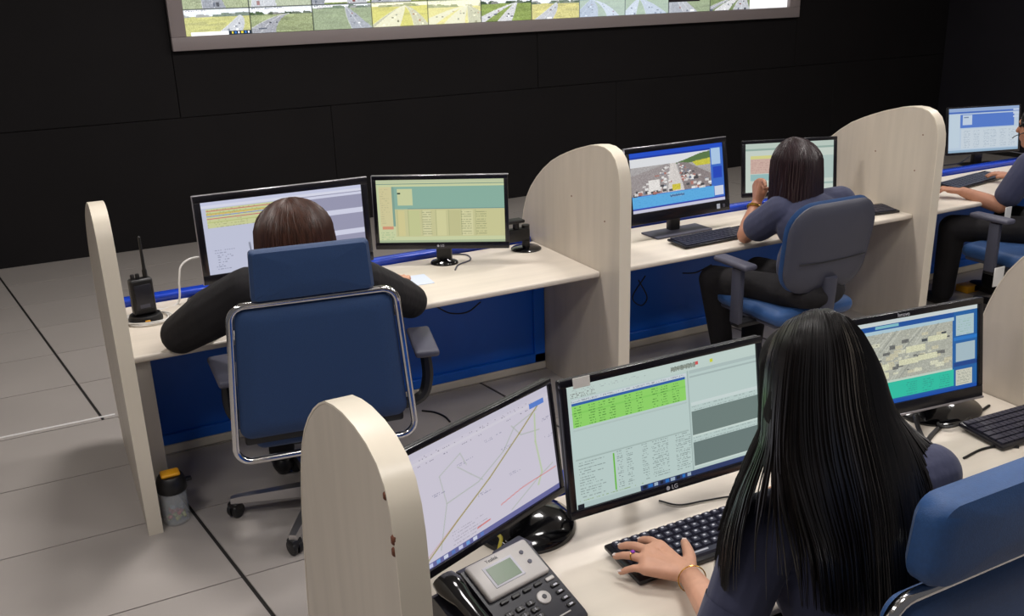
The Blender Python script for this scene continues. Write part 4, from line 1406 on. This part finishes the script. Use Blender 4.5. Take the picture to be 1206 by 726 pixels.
# hair: guide strands from the parting, left side to right side
G = [
    [(928, 384, 1.37), (906, 412, 1.39), (899, 468, 1.38), (894, 525, 1.37), (869, 585, 1.36), (848, 640, 1.37), (841, 712, 1.37)],
    [(928, 380, 1.33), (909, 415, 1.32), (903, 475, 1.31), (898, 530, 1.29), (876, 590, 1.26), (862, 650, 1.245), (858, 722, 1.25)],
    [(937, 376, 1.29), (920, 415, 1.25), (912, 478, 1.235), (908, 535, 1.22), (897, 590, 1.19), (890, 650, 1.18), (892, 735, 1.18)],
    [(946, 372, 1.27), (934, 415, 1.215), (928, 480, 1.20), (926, 540, 1.18), (938, 600, 1.13), (954, 660, 1.11), (962, 750, 1.11)],
    [(957, 369, 1.26), (953, 415, 1.20), (951, 480, 1.18), (955, 540, 1.155), (968, 600, 1.12), (984, 660, 1.10), (992, 760, 1.10)],
    [(970, 368, 1.26), (977, 415, 1.20), (980, 480, 1.175), (988, 540, 1.15), (1002, 600, 1.12), (1012, 660, 1.10), (1018, 765, 1.10)],
    [(982, 369, 1.26), (1000, 415, 1.21), (1008, 480, 1.19), (1022, 540, 1.16), (1035, 600, 1.12), (1042, 660, 1.10), (1046, 765, 1.10)],
    [(994, 374, 1.28), (1018, 418, 1.24), (1030, 480, 1.215), (1046, 540, 1.175), (1058, 600, 1.13), (1064, 660, 1.105), (1066, 765, 1.10)],
    [(1003, 380, 1.31), (1030, 425, 1.29), (1045, 482, 1.26), (1064, 530, 1.21), (1076, 585, 1.16), (1082, 640, 1.13), (1080, 765, 1.11)],
    [(1006, 384, 1.35), (1036, 432, 1.35), (1053, 482, 1.33), (1074, 505, 1.30), (1096, 522, 1.27), (1114, 538, 1.25), (1127, 560, 1.225)],
]
crown = ay(958, 372, 1.38)
G3 = []
for g in G:
    G3.append(bez([crown + (ay(*g[0]) - crown) * 0.15] + [ay(*p) for p in g], 6))
NV = len(G3[0])


def inward(p, t_):
    """towards the head's axis near the skull, towards the back of the torso lower down"""
    d = V((hc.x - p.x, hc.y - p.y, max(0.0, min(0.6, 5 * (hc.z - p.z))) if p.z > hc.z else 0.0))
    if p.z > hc.z:
        d.z = (hc.z - p.z)
    d.normalize()
    k = max(0.0, min(1.0, (t_ - 0.4) / 0.2))
    return (d * (1 - k) + V((0.3, 0.9, 0.1)) * k).normalized()


def gpt(u, v):
    i = min(int(u), len(G3) - 2)
    f = u - i
    a, b, c, d = G3[max(i - 1, 0)][v], G3[i][v], G3[i + 1][v], G3[min(i + 2, len(G3) - 1)][v]
    return 0.5 * ((2 * b) + (c - a) * f + (2 * a - 5 * b + 4 * c - d) * f * f + (3 * b - a - 3 * c + d) * f ** 3)


q = random.Random(4)
hm = MB()
for i in range(2300):
    u = q.uniform(0, len(G3) - 1.001) if i < 1800 else q.uniform(0, 1.1)
    if 0.75 < u < 3.0:
        low = 0.57 + q.uniform(-0.07, 0.07) if q.random() < 0.9 else q.uniform(0.7, 1.0)   # shirt shows between the side lock and the back
    elif u <= 0.75:
        low = 1 - q.random() ** 2 * 0.12
    elif 8.2 < u:
        low = q.uniform(0.8, 1.0)
    else:
        low = 1 - q.random() ** 3 * 0.18
    dep = q.uniform(-0.003, 0.012)
    nn = max(int((NV - 1) * low), 8)
    w1, w2, ph = q.uniform(0, 0.35), q.uniform(0, 0.004), q.random() * 6
    pts = []
    for v in range(0, nn + 1, 2):
        t_ = v / (NV - 1)
        uu = min(max(u + w1 * math.sin(ph + t_ * 3) * t_, 0), len(G3) - 1.001)
        if u < 0.75:
            uu = min(uu, 0.9)
        p = gpt(uu, v)
        pts.append(p + inward(p, t_) * dep + V((math.sin(ph + 7 * t_), math.cos(ph * 2 + 6 * t_), 0)) * w2 * t_)
    strand_tube(hm, pts, q.uniform(0.0014, 0.0038), 4)
hm.build('hair', M['hairblack'], pw, True)
# solid under-layer following the same flow
ul = []
for u10 in range(0, 19):
    u = u10 * 0.5
    vmax = NV - 2
    if u < 0.6:
        vmax = int(NV * 0.84)
    elif u < 3.2:
        vmax = int(NV * 0.52)
    if u > 8.4:
        vmax = int(NV * 0.55)
    prev = None
    for v in range(5, vmax, 3):
        t_ = v / NV
        r_ = 0.026 if t_ < 0.6 else 0.018
        if u < 0.6:
            r_ = 0.013 if t_ < 0.5 else max(0.007, 0.013 - 0.02 * (t_ - 0.5))
        elif u < 1.6:
            r_ = min(r_, 0.018)
        p = gpt(min(u, 8.99), v) + inward(gpt(min(u, 8.99), v), t_) * (r_ + 0.011)
        if prev is not None:
            ul.append(cap_shape(prev[0], prev[1], p, r_, 10))
        prev = (p, r_)
ul += [ell_shape(hc + V((0.0, 0.015, 0.035)), (0.097, 0.105, 0.088))]
ul += chain([hc + V((0.10, 0.03, 0.04)), hc + V((0.115, 0.02, -0.08)), hc + V((0.13, -0.02, -0.2))], [0.026, 0.026, 0.024])
ul += chain([hc + V((-0.077, 0.045, 0.04)), hc + V((-0.081, 0.04, -0.08)), hc + V((-0.086, 0.03, -0.16))], [0.02, 0.019, 0.014])
fuse('hair_under_layer', ul, M['hairunder'], pw, 0.007, 5)

# ---- bob-haired person in black
pb = thing('person', 'person with brown bob hair in black clothing seen from behind', 'person', (0.9, 3.58, 0.5))
def PB(x, y, z):
    return V((x, y, z))
hc = V((0.868, 3.63, 1.205))
shL, shR = V((0.66, 3.60, 1.04)), V((1.10, 3.56, 1.02))
elL, elR = V((0.425, 3.90, 0.81)), V((1.405, 3.82, 0.80))
wrL, wrR = V((0.68, 4.17, 0.775)), V((1.47, 4.10, 0.785))
hd_, ey = head_shapes(hc, R(0), 1.15, R(-10))
body = hd_ + chain([hc + V((0, -0.02, -0.06)), V((0.875, 3.585, 1.0))], [0.06, 0.07])
body += chain([shL, elL, wrL], [0.055, 0.045, 0.028]) + chain([shR, elR, wrR], [0.055, 0.045, 0.028])
for w, dd in ((wrL, V((0.5, 0.85, 0))), (wrR, V((0.35, 0.93, 0)))):
    sd = V((dd.y, -dd.x, 0))
    ks = [w + dd * 0.085 + sd * o_ + V((0, 0, 0.008)) for o_ in (-0.033, -0.011, 0.011, 0.032)]
    tsx = [w + dd * l_ + sd * o_ * 1.35 + V((0, 0, -0.012)) for o_, l_ in ((-0.033, 0.165), (-0.011, 0.18), (0.011, 0.172), (0.032, 0.145))]
    sg = 1 if w is wrL else -1
    body += hand_shapes(w, ks if sg < 0 else ks[::-1], tsx if sg < 0 else tsx[::-1], w + dd * 0.04 + sd * 0.045 * sg, w + dd * 0.1 + sd * 0.065 * sg, 1.15, 0.012)
body += chain([V((0.875, 3.585, 0.98)), V((0.89, 3.55, 0.62))], [0.11, 0.12])
for x in (0.80, 1.02):
    body += chain([V((x, 3.52, 0.6)), V((x, 3.98, 0.58)), V((x, 4.02, 0.12))], [0.08, 0.06, 0.045])
fuse('body', body, M['skin'], pb, 0.006, 4)
eyes_obj(ey, pb)
sh = [ell_shape((0.88, 3.58, 0.93), (0.23, 0.13, 0.17)), ell_shape((0.89, 3.55, 0.70), (0.2, 0.14, 0.2)), cap_shape(shL, 0.085, shR, 0.085), cap_shape(V((0.875, 3.59, 1.03)), 0.095, V((0.873, 3.6, 1.075)), 0.07)]
sh += chain([shL, shL.lerp(elL, 0.5), elL, elL.lerp(wrL, 0.9)], [0.095, 0.105, 0.085, 0.06])
sh += chain([shR, shR.lerp(elR, 0.5), elR, elR.lerp(wrR, 0.8)], [0.09, 0.09, 0.08, 0.055])
fuse('jacket', sh, M['blackcloth'], pb, 0.008, 4)
tr = [ell_shape((0.9, 3.5, 0.6), (0.19, 0.16, 0.09))]
for x in (0.80, 1.02):
    tr += chain([V((x, 3.52, 0.61)), V((x, 3.96, 0.59)), V((x, 4.02, 0.13))], [0.09, 0.07, 0.06])
fuse('trousers', tr, M['blackcloth'], pb, 0.01, 4)
for x in (0.80, 1.02):
    fuse('shoe', [cap_shape((x, 4.02, 0.05), 0.05, (x, 4.17, 0.035), 0.035)], M['black'], pb, 0.01, 3)
cap_hair('hair', pb, hc + V((0, -0.01, 0.03)), (0.145, 0.14, 0.135), M['hairbrown'], lambda a: -0.19, 420, seed=2, spread=lambda a, t_: 0.10 * t_ - 0.14 * max(0, t_ - 0.6) ** 1.0)
ul = [ell_shape(hc + V((0, -0.012, 0.03)), (0.135, 0.13, 0.125)), ell_shape(hc + V((0, -0.05, -0.06)), (0.142, 0.085, 0.11))]
for s_ in (-1, 1):
    ul += chain([hc + V((s_ * 0.115, 0.01, 0.02)), hc + V((s_ * 0.125, 0.0, -0.12))], [0.03, 0.028])
fuse('hair_under_layer', ul, M['hairbrown'], pb, 0.008, 4)

# ---- person resting chin on hand
pc = thing('person', 'person with dark straight hair in navy shirt resting chin on hand', 'person', (3.52, 3.6, 0.48))
hc = V((3.585, 3.76, 1.165))
shL, shR = V((3.475, 3.71, 0.965)), V((3.80, 3.62, 0.995))
elL, wrL = V((3.43, 3.93, 0.79)), ay(891, 240, 4.0)
elR, wrR = V((3.92, 3.86, 0.80)), V((3.75, 4.02, 0.775))
hd_, ey = head_shapes(hc, R(22), 1.12, R(-8))
body = hd_ + chain([hc + V((0.01, -0.03, -0.06)), V((3.62, 3.65, 0.98))], [0.06, 0.068])
body += chain([shL, elL, elL.lerp(wrL, 0.4), wrL], [0.052, 0.046, 0.047, 0.031]) + chain([shR, elR, wrR], [0.052, 0.045, 0.03])
ks = [ay(898, 213, 3.96), ay(894, 213, 4.0), ay(891, 215, 4.03), ay(889, 219, 4.05)]
tsx = [ay(902, 219, 3.90), ay(900, 222, 3.93), ay(898, 225, 3.97), ay(897, 228, 4.0)]
body += hand_shapes(wrL, ks, tsx, ay(899, 229, 3.97), ay(904, 222, 3.92), 1.2, 0.012)
body += hand_shapes(wrR, [wrR + V(p) for p in ((-0.05, 0.05, 0.01), (-0.065, 0.03, 0.012), (-0.07, 0.01, 0.01), (-0.07, -0.01, 0.006))], [wrR + V(p) for p in ((-0.1, 0.1, -0.005), (-0.13, 0.07, -0.005), (-0.14, 0.03, -0.005), (-0.12, -0.01, -0.005))], wrR + V((-0.01, 0.05, 0.0)), wrR + V((-0.03, 0.09, -0.005)))
body += chain([V((3.62, 3.64, 0.95)), V((3.52, 3.54, 0.62))], [0.1, 0.12])
legs = ((V((3.40, 3.52, 0.57)), V((3.26, 3.98, 0.55)), V((3.36, 3.99, 0.10))), (V((3.60, 3.52, 0.57)), V((3.58, 3.98, 0.55)), V((3.6, 4.02, 0.10))))
for l_ in legs:
    body += chain(l_, [0.08, 0.06, 0.045])
fuse('body', body, M['skin2'], pc, 0.006, 3)
eyes_obj(ey, pc)
sh = [ell_shape((3.61, 3.63, 0.90), (0.2, 0.13, 0.16), (0, 0, R(-10))), ell_shape((3.55, 3.56, 0.70), (0.19, 0.14, 0.2)), cap_shape(shL, 0.082, shR, 0.08), cap_shape(V((3.62, 3.65, 0.98)), 0.085, V((3.615, 3.67, 1.02)), 0.068)]
sh += chain([shL, shL.lerp(elL, 0.62)], [0.09, 0.085]) + chain([shR, shR.lerp(elR, 0.7)], [0.08, 0.072])
fuse('shirt', sh, M['navy'], pc, 0.007, 4)
tr = [ell_shape((3.5, 3.5, 0.58), (0.2, 0.17, 0.09))]
for l_ in legs:
    tr += chain(l_, [0.095, 0.08, 0.062])
fuse('trousers', tr, M['blackcloth'], pc, 0.01, 4)
for l_ in legs:
    e = l_[2]
    fuse('shoe', [cap_shape((e.x, e.y, 0.05), 0.05, (e.x, e.y + 0.14, 0.035), 0.035)], M['black'], pc, 0.01, 3)
wq = elL.lerp(wrL, 0.86)
ax_ = (wrL - elL).normalized().to_track_quat('Z', 'Y').to_matrix()
wt = MB().tube([wq + ax_ @ V((0.04 * math.cos(2 * math.pi * k / 24), 0.04 * math.sin(2 * math.pi * k / 24), 0)) for k in range(24)], 0.008, 6, closed=True).build('wristwatch', M['gold'], pc, True)
cap_hair('hair', pc, hc + V((0.0, -0.01, 0.035)), (0.132, 0.138, 0.13), M['hairwine'], lambda a: -0.23 - 0.15 * max(0, -math.cos(a)), 420, yaw=R(10), seed=3, open_face=62, spread=lambda a, t_: 0.22 * t_ * max(0, -math.cos(a)) + 0.03 * t_)
ul = [ell_shape(hc + V((0, -0.012, 0.035)), (0.115, 0.125, 0.12)), ell_shape(hc + V((0.0, -0.07, -0.08)), (0.125, 0.07, 0.15)), ell_shape(hc + V((0.0, -0.11, -0.17)), (0.11, 0.055, 0.1))]
for s_ in (-1, 1):
    ul += chain([hc + V((s_ * 0.1, 0.0, 0.02)), hc + V((s_ * 0.108, -0.01, -0.15))], [0.028, 0.024])
fuse('hair_under_layer', ul, M['hairwine'], pc, 0.008, 4)

# ---- man at the right edge
pm = thing('person', 'man in navy polo shirt typing at the right edge of the room', 'person', (5.5, 3.62, 0.48))
hc = ay(1223, 150, 3.86)
cx = hc.x
shL, shR = V((cx - 0.20, 3.74, 0.98)), V((cx + 0.2, 3.70, 0.98))
elL, wrL = ay(1178, 243, 3.84), az(1134, 226, 0.79)
elR, wrR = V((cx + 0.36, 3.95, 0.82)), az(1195, 208, 0.79)
hd_, ey = head_shapes(hc, R(10), 1.12, R(-6))
body = hd_ + chain([hc + V((0, -0.03, -0.06)), V((cx, 3.72, 1.0))], [0.065, 0.075])
body += chain([shL, elL, elL.lerp(wrL, 0.4), wrL], [0.055, 0.048, 0.048, 0.032]) + chain([shR, elR, wrR], [0.055, 0.048, 0.032])
for w, e_, sg in ((wrL, elL, 1), (wrR, elR, -1)):
    dd = (w - e_)
    dd.z = 0
    dd.normalize()
    sd = V((dd.y, -dd.x, 0))
    oo = (0.034, 0.011, -0.011, -0.033) if sg > 0 else (-0.034, -0.011, 0.011, 0.033)
    ks = [w + dd * 0.085 + sd * o_ + V((0, 0, 0.008)) for o_ in oo]
    tsx = [w + dd * l_ + sd * o_ * 1.35 + V((0, 0, -0.01)) for o_, l_ in zip(oo, (0.16, 0.175, 0.168, 0.14))]
    body += hand_shapes(w, ks, tsx, w + dd * 0.04 + sd * 0.046 * sg, w + dd * 0.1 + sd * 0.066 * sg, 1.2, 0.014)
body += chain([V((cx, 3.7, 0.95)), V((cx - 0.05, 3.58, 0.62))], [0.12, 0.12])
legs = ((V((cx - 0.15, 3.55, 0.58)), V((5.24, 4.02, 0.56)), V((5.30, 4.08, 0.10))), (V((cx + 0.03, 3.55, 0.58)), V((cx + 0.05, 4.02, 0.56)), V((cx + 0.05, 4.06, 0.10))))
for l_ in legs:
    body += chain(l_, [0.08, 0.06, 0.045])
fuse('body', body, M['skin2'], pm, 0.006, 3)
eyes_obj(ey, pm)
sh = [ell_shape((cx, 3.70, 0.90), (0.21, 0.14, 0.17)), ell_shape((cx - 0.03, 3.62, 0.70), (0.2, 0.15, 0.2)), cap_shape(shL, 0.085, shR, 0.085), cap_shape(V((cx, 3.72, 1.0)), 0.09, V((cx, 3.73, 1.05)), 0.072)]
sh += chain([shL, shL.lerp(elL, 0.72)], [0.088, 0.082]) + chain([shR, shR.lerp(elR, 0.7)], [0.085, 0.078])
fuse('polo_shirt', sh, M['navy'], pm, 0.008, 4)
tr = [ell_shape((cx - 0.06, 3.53, 0.59), (0.2, 0.18, 0.1))]
for l_ in legs:
    tr += chain(l_, [0.1, 0.085, 0.07])
fuse('trousers', tr, M['blackcloth'], pm, 0.01, 4)
for l_ in legs:
    e = l_[2]
    fuse('shoe', [cap_shape((e.x, e.y, 0.05), 0.05, (e.x, e.y + 0.14, 0.035), 0.035)], M['black'], pm, 0.01, 3)
cap_hair('hair', pm, hc + V((0, -0.01, 0.05)), (0.1, 0.118, 0.10), M['hairblack'], lambda a: -0.03, 260, seed=9, open_face=50)
fuse('hair_under_layer', [ell_shape(hc + V((0, -0.02, 0.05)), (0.095, 0.11, 0.095))], M['hairblack'], pm, 0.008, 4)
bp_ = ay(1187, 252, 3.74)
MB().rbox((bp_.x - 0.03, bp_.y - 0.002, bp_.z - 0.045), (bp_.x + 0.03, bp_.y + 0.002, bp_.z + 0.045), 0.002, 1).build('name_badge', M['white'], pm, True)
hs = hc + V((-0.085, 0.03, -0.03))
MB().tube(bez([hs, hs + V((-0.012, 0.05, -0.025)), hs + V((0.03, 0.10, -0.05))], 6), 0.003, 6).build('headset_microphone', M['black'], pm, True)

# ------------------------------------------------------------------ two-way radio in its charger
t = thing('two_way_radio', 'black two-way radio with antenna standing on the desk by the end partition', 'radio', (0.335, 4.38, DZ), R(8))
MB().rbox((-0.05, -0.028, 0.032), (0.05, 0.028, 0.20), 0.012, 3).build('body', M['black'], t)
MB().rbox((-0.036, -0.0315, 0.06), (0.036, -0.027, 0.175), 0.004, 2).build('battery_cover', M['phone'], t)
MB().rbox((-0.022, -0.0325, 0.066), (0.022, -0.031, 0.084), 0.001, 1).build('label_plate', M['greypad'], t)
MB().lathe([(0.011, 0.195), (0.011, 0.23), (0.008, 0.24), (0.006, 0.37), (0.0065, 0.385), (0.002, 0.39)], c=(0.026, 0, 0), n=12).build('antenna', M['black'], t)
for x in (-0.03, -0.008):
    MB().lathe([(0.009, 0.195), (0.009, 0.218), (0.007, 0.221)], c=(x, 0, 0), n=12).build('knob', M['black'], t)
t = thing('radio_charger', 'round black charger cup holding the two-way radio', 'charger', (0.335, 4.38, DZ))
MB().lathe([(0.075, 0.0), (0.075, 0.012), (0.068, 0.03), (0.062, 0.032), (0.06, 0.03)], n=28).build('cup', M['black'], t)
MB().rbox((-0.01, -0.078, 0.012), (0.012, -0.07, 0.02), 0.002, 1).build('indicator', M['yellow'], t)
pts = []
for k in range(90):
    a = k * 0.21
    rr = 0.092 + 0.012 * math.sin(k * 0.37) + k * 0.0002
    pts.append((0.345 + rr * math.cos(a), 4.37 + rr * 0.85 * math.sin(a), DZ + 0.004 + k * 0.00014))
tag(MB().tube(pts, 0.003, 6).build('coiled_cable', M['white']), 'thin white cable coiled round the radio charger', 'cable')
w0 = az(209, 358, DZ + 0.004)
pts = bez([w0 + V((-0.12, -0.05, 0)), w0, ay(211, 330, w0.y), ay(213, 314, w0.y + 0.01), ay(224, 305, w0.y + 0.02), ay(243, 302, w0.y + 0.05)], 8)
tag(MB().tube(pts, 0.005, 8).build('white_cable', M['white']), 'white cable arching from the desk to the lavender screen monitor', 'cable')
pts = bez([az(221, 360, DZ + 0.003), az(222, 352, DZ + 0.003), az(232, 347, DZ + 0.003), az(246, 343, DZ + 0.003)], 8)
tag(MB().tube(pts, 0.003, 6).build('thin_cable', M['black']), 'thin dark cable beside the elbow of the bob-haired person', 'cable')

# ------------------------------------------------------------------ jar on the floor
jp = (0.286, 3.835)
t = thing('plastic_jar', 'clear jar with black lid and yellow top on the floor by the partition', 'jar', (jp[0], jp[1], 0), 0)
MB().lathe([(0.05, 0.0), (0.056, 0.006), (0.057, 0.15), (0.05, 0.158), (0.047, 0.15), (0.052, 0.14), (0.051, 0.012), (0.045, 0.008)], n=28).build('jar_body', M['glass'], t)
MB().lathe([(0.058, 0.150), (0.062, 0.156), (0.062, 0.19), (0.054, 0.215), (0.048, 0.222)], n=28).build('lid', M['black'], t)
MB().rbox((-0.038, -0.03, 0.219), (0.04, 0.03, 0.236), 0.012, 3).build('lid_top', M['yellow'], t)
MB().rbox((0.05, -0.014, 0.178), (0.084, 0.014, 0.192), 0.005, 2).build('spout', M['black'], t)
q = random.Random(8)
for k in range(26):
    a, r_ = q.random() * 6.28, q.random() ** 0.5 * 0.036
    z = 0.018 + 0.08 * q.random() * q.random()
    m_ = M['candy2'] if z < 0.032 else (M['candy1'] if z < 0.055 else M['candy3'])
    MB().rbox((-0.011, -0.008, -0.007), (0.011, 0.008, 0.007), 0.004, 2, Matrix.Translation((r_ * math.cos(a), r_ * math.sin(a), z)) @ Euler((q.random() * 3, q.random() * 3, q.random() * 3)).to_matrix().to_4x4()).build('wrapped_sweet', m_, t)

# ------------------------------------------------------------------ paper, cables, small items
pa = az(489, 331, DZ)
tag(MB().box((-0.055, -0.085, 0), (0.055, 0.085, 0.002), Matrix.Translation((pa.x + 0.02, pa.y + 0.0, DZ + 0.0005)) @ Matrix.Rotation(R(-4), 4, 'Z')).build('note_paper', M['paper']), 'pale blue slip of paper beside the hand of the bob-haired person', 'paper')


def cable(label, pts, r, m, name='cable'):
    return tag(MB().tube(bez(pts, 8), r, 6).build(name, m), label, 'cable')


z = DZ + 0.004
cable('thin black cable on the desk below the green table monitor', [az(776, 590, z), az(800, 595, z), (az(830, 590, z)), az(862, 585, z), az(900, 585, z)], 0.0025, M['black'])
cable('grey cable curling under the yellow-green screen monitor', [az(525, 300, z), az(548, 300, z), az(554, 306, z), az(540, 312, z), az(536, 318, z)], 0.004, M['greypad'])
cable('black cable looping below the aerial picture monitor', [az(1100, 492, z), az(1110, 503, z + 0.01), az(1130, 500, z + 0.015), az(1150, 488, z), az(1165, 478, z)], 0.005, M['black'])
cable('black cable trailing from the aerial picture monitor toward the right keyboard', [az(1120, 485, z + 0.01), az(1140, 500, z), az(1165, 512, z), az(1185, 516, z), az(1205, 505, z)], 0.004, M['black'])
cable('black cable lying behind the nearest chair headrest', [az(1135, 540, z), az(1155, 530, z), az(1175, 526, z), az(1200, 527, z)], 0.004, M['black'])
cable('black cable bundle hanging at the desk edge beside the long hair', [az(1078, 490, z + 0.03), az(1082, 505, z + 0.02), az(1090, 520, z), az(1098, 512, z), az(1110, 500, z)], 0.008, M['black'])
cable('yellow network cable behind the telephone', [az(584, 660, DZ + 0.02), az(588, 645, DZ + 0.05), az(590, 634, DZ + 0.06), az(584, 628, DZ + 0.05)], 0.005, M['yellowcable'])
cable('thin black cable on the floor below the armrest', [az(497, 484, 0.004), az(512, 486, 0.004), az(524, 491, 0.004), az(530, 497, 0.004)], 0.005, M['black'])
cable('thin black cable drooping under the desk of the bob-haired person', [ay(515, 362, 4.43), ay(530, 369, 4.42), ay(550, 368, 4.42), ay(566, 356, 4.43)], 0.004, M['black'])
cable('black cable looped under the traffic monitor desk', [ay(752, 330, 4.42), ay(762, 350, 4.41), ay(755, 360, 4.41), ay(745, 350, 4.42), ay(760, 325, 4.42)], 0.004, M['black'])
cable('black cable drooping beside the chair armrest under the far desk', [ay(804, 322, 4.42), ay(820, 321, 4.41), ay(838, 312, 4.42)], 0.004, M['black'])
cable('black cable dangling behind the far right monitor', [ay(1112, 195, 4.66), ay(1130, 192, 4.66), ay(1142, 184, 4.66)], 0.005, M['black'])
bp_ = az(1203, 512, DZ)
t = thing('desk_camera', 'small black cylinder standing on the near desk at the right edge', 'camera', (2.66, 1.66, DZ))
MB().lathe([(0.022, 0), (0.022, 0.012), (0.016, 0.016), (0.016, 0.024), (0.026, 0.028), (0.028, 0.06), (0.024, 0.066)], n=20).build('body', M['black'], t)
MB().lathe([(0.02, 0.066), (0.016, 0.07)], n=20).build('cap', M['blackgloss'], t)
b_ = az(593, 660, DZ)
t = thing('cable_box', 'small grey box behind the telephone under the map monitor', 'box', (0.905, 1.83, DZ), R(20))
MB().rbox((-0.05, -0.02, 0), (0.05, 0.03, 0.07), 0.005, 2).build('shell', M['greypad'], t)
MB().rbox((-0.03, -0.0215, 0.045), (0.02, -0.0195, 0.064), 0.0008, 1).build('sticker', M['white'], t)
yp = az(1142, 342, 0.0)
t = thing('floor_socket', 'yellow plastic block on the floor beside the seated man', 'block', (yp.x, yp.y, 0))
MB().rbox((-0.09, -0.05, 0), (0.09, 0.05, 0.05), 0.008, 2).build('block', M['yellow'], t)
MB().rbox((-0.02, -0.056, 0.01), (0.09, -0.049, 0.05), 0.003, 1).build('dark_cover', M['black'], t)
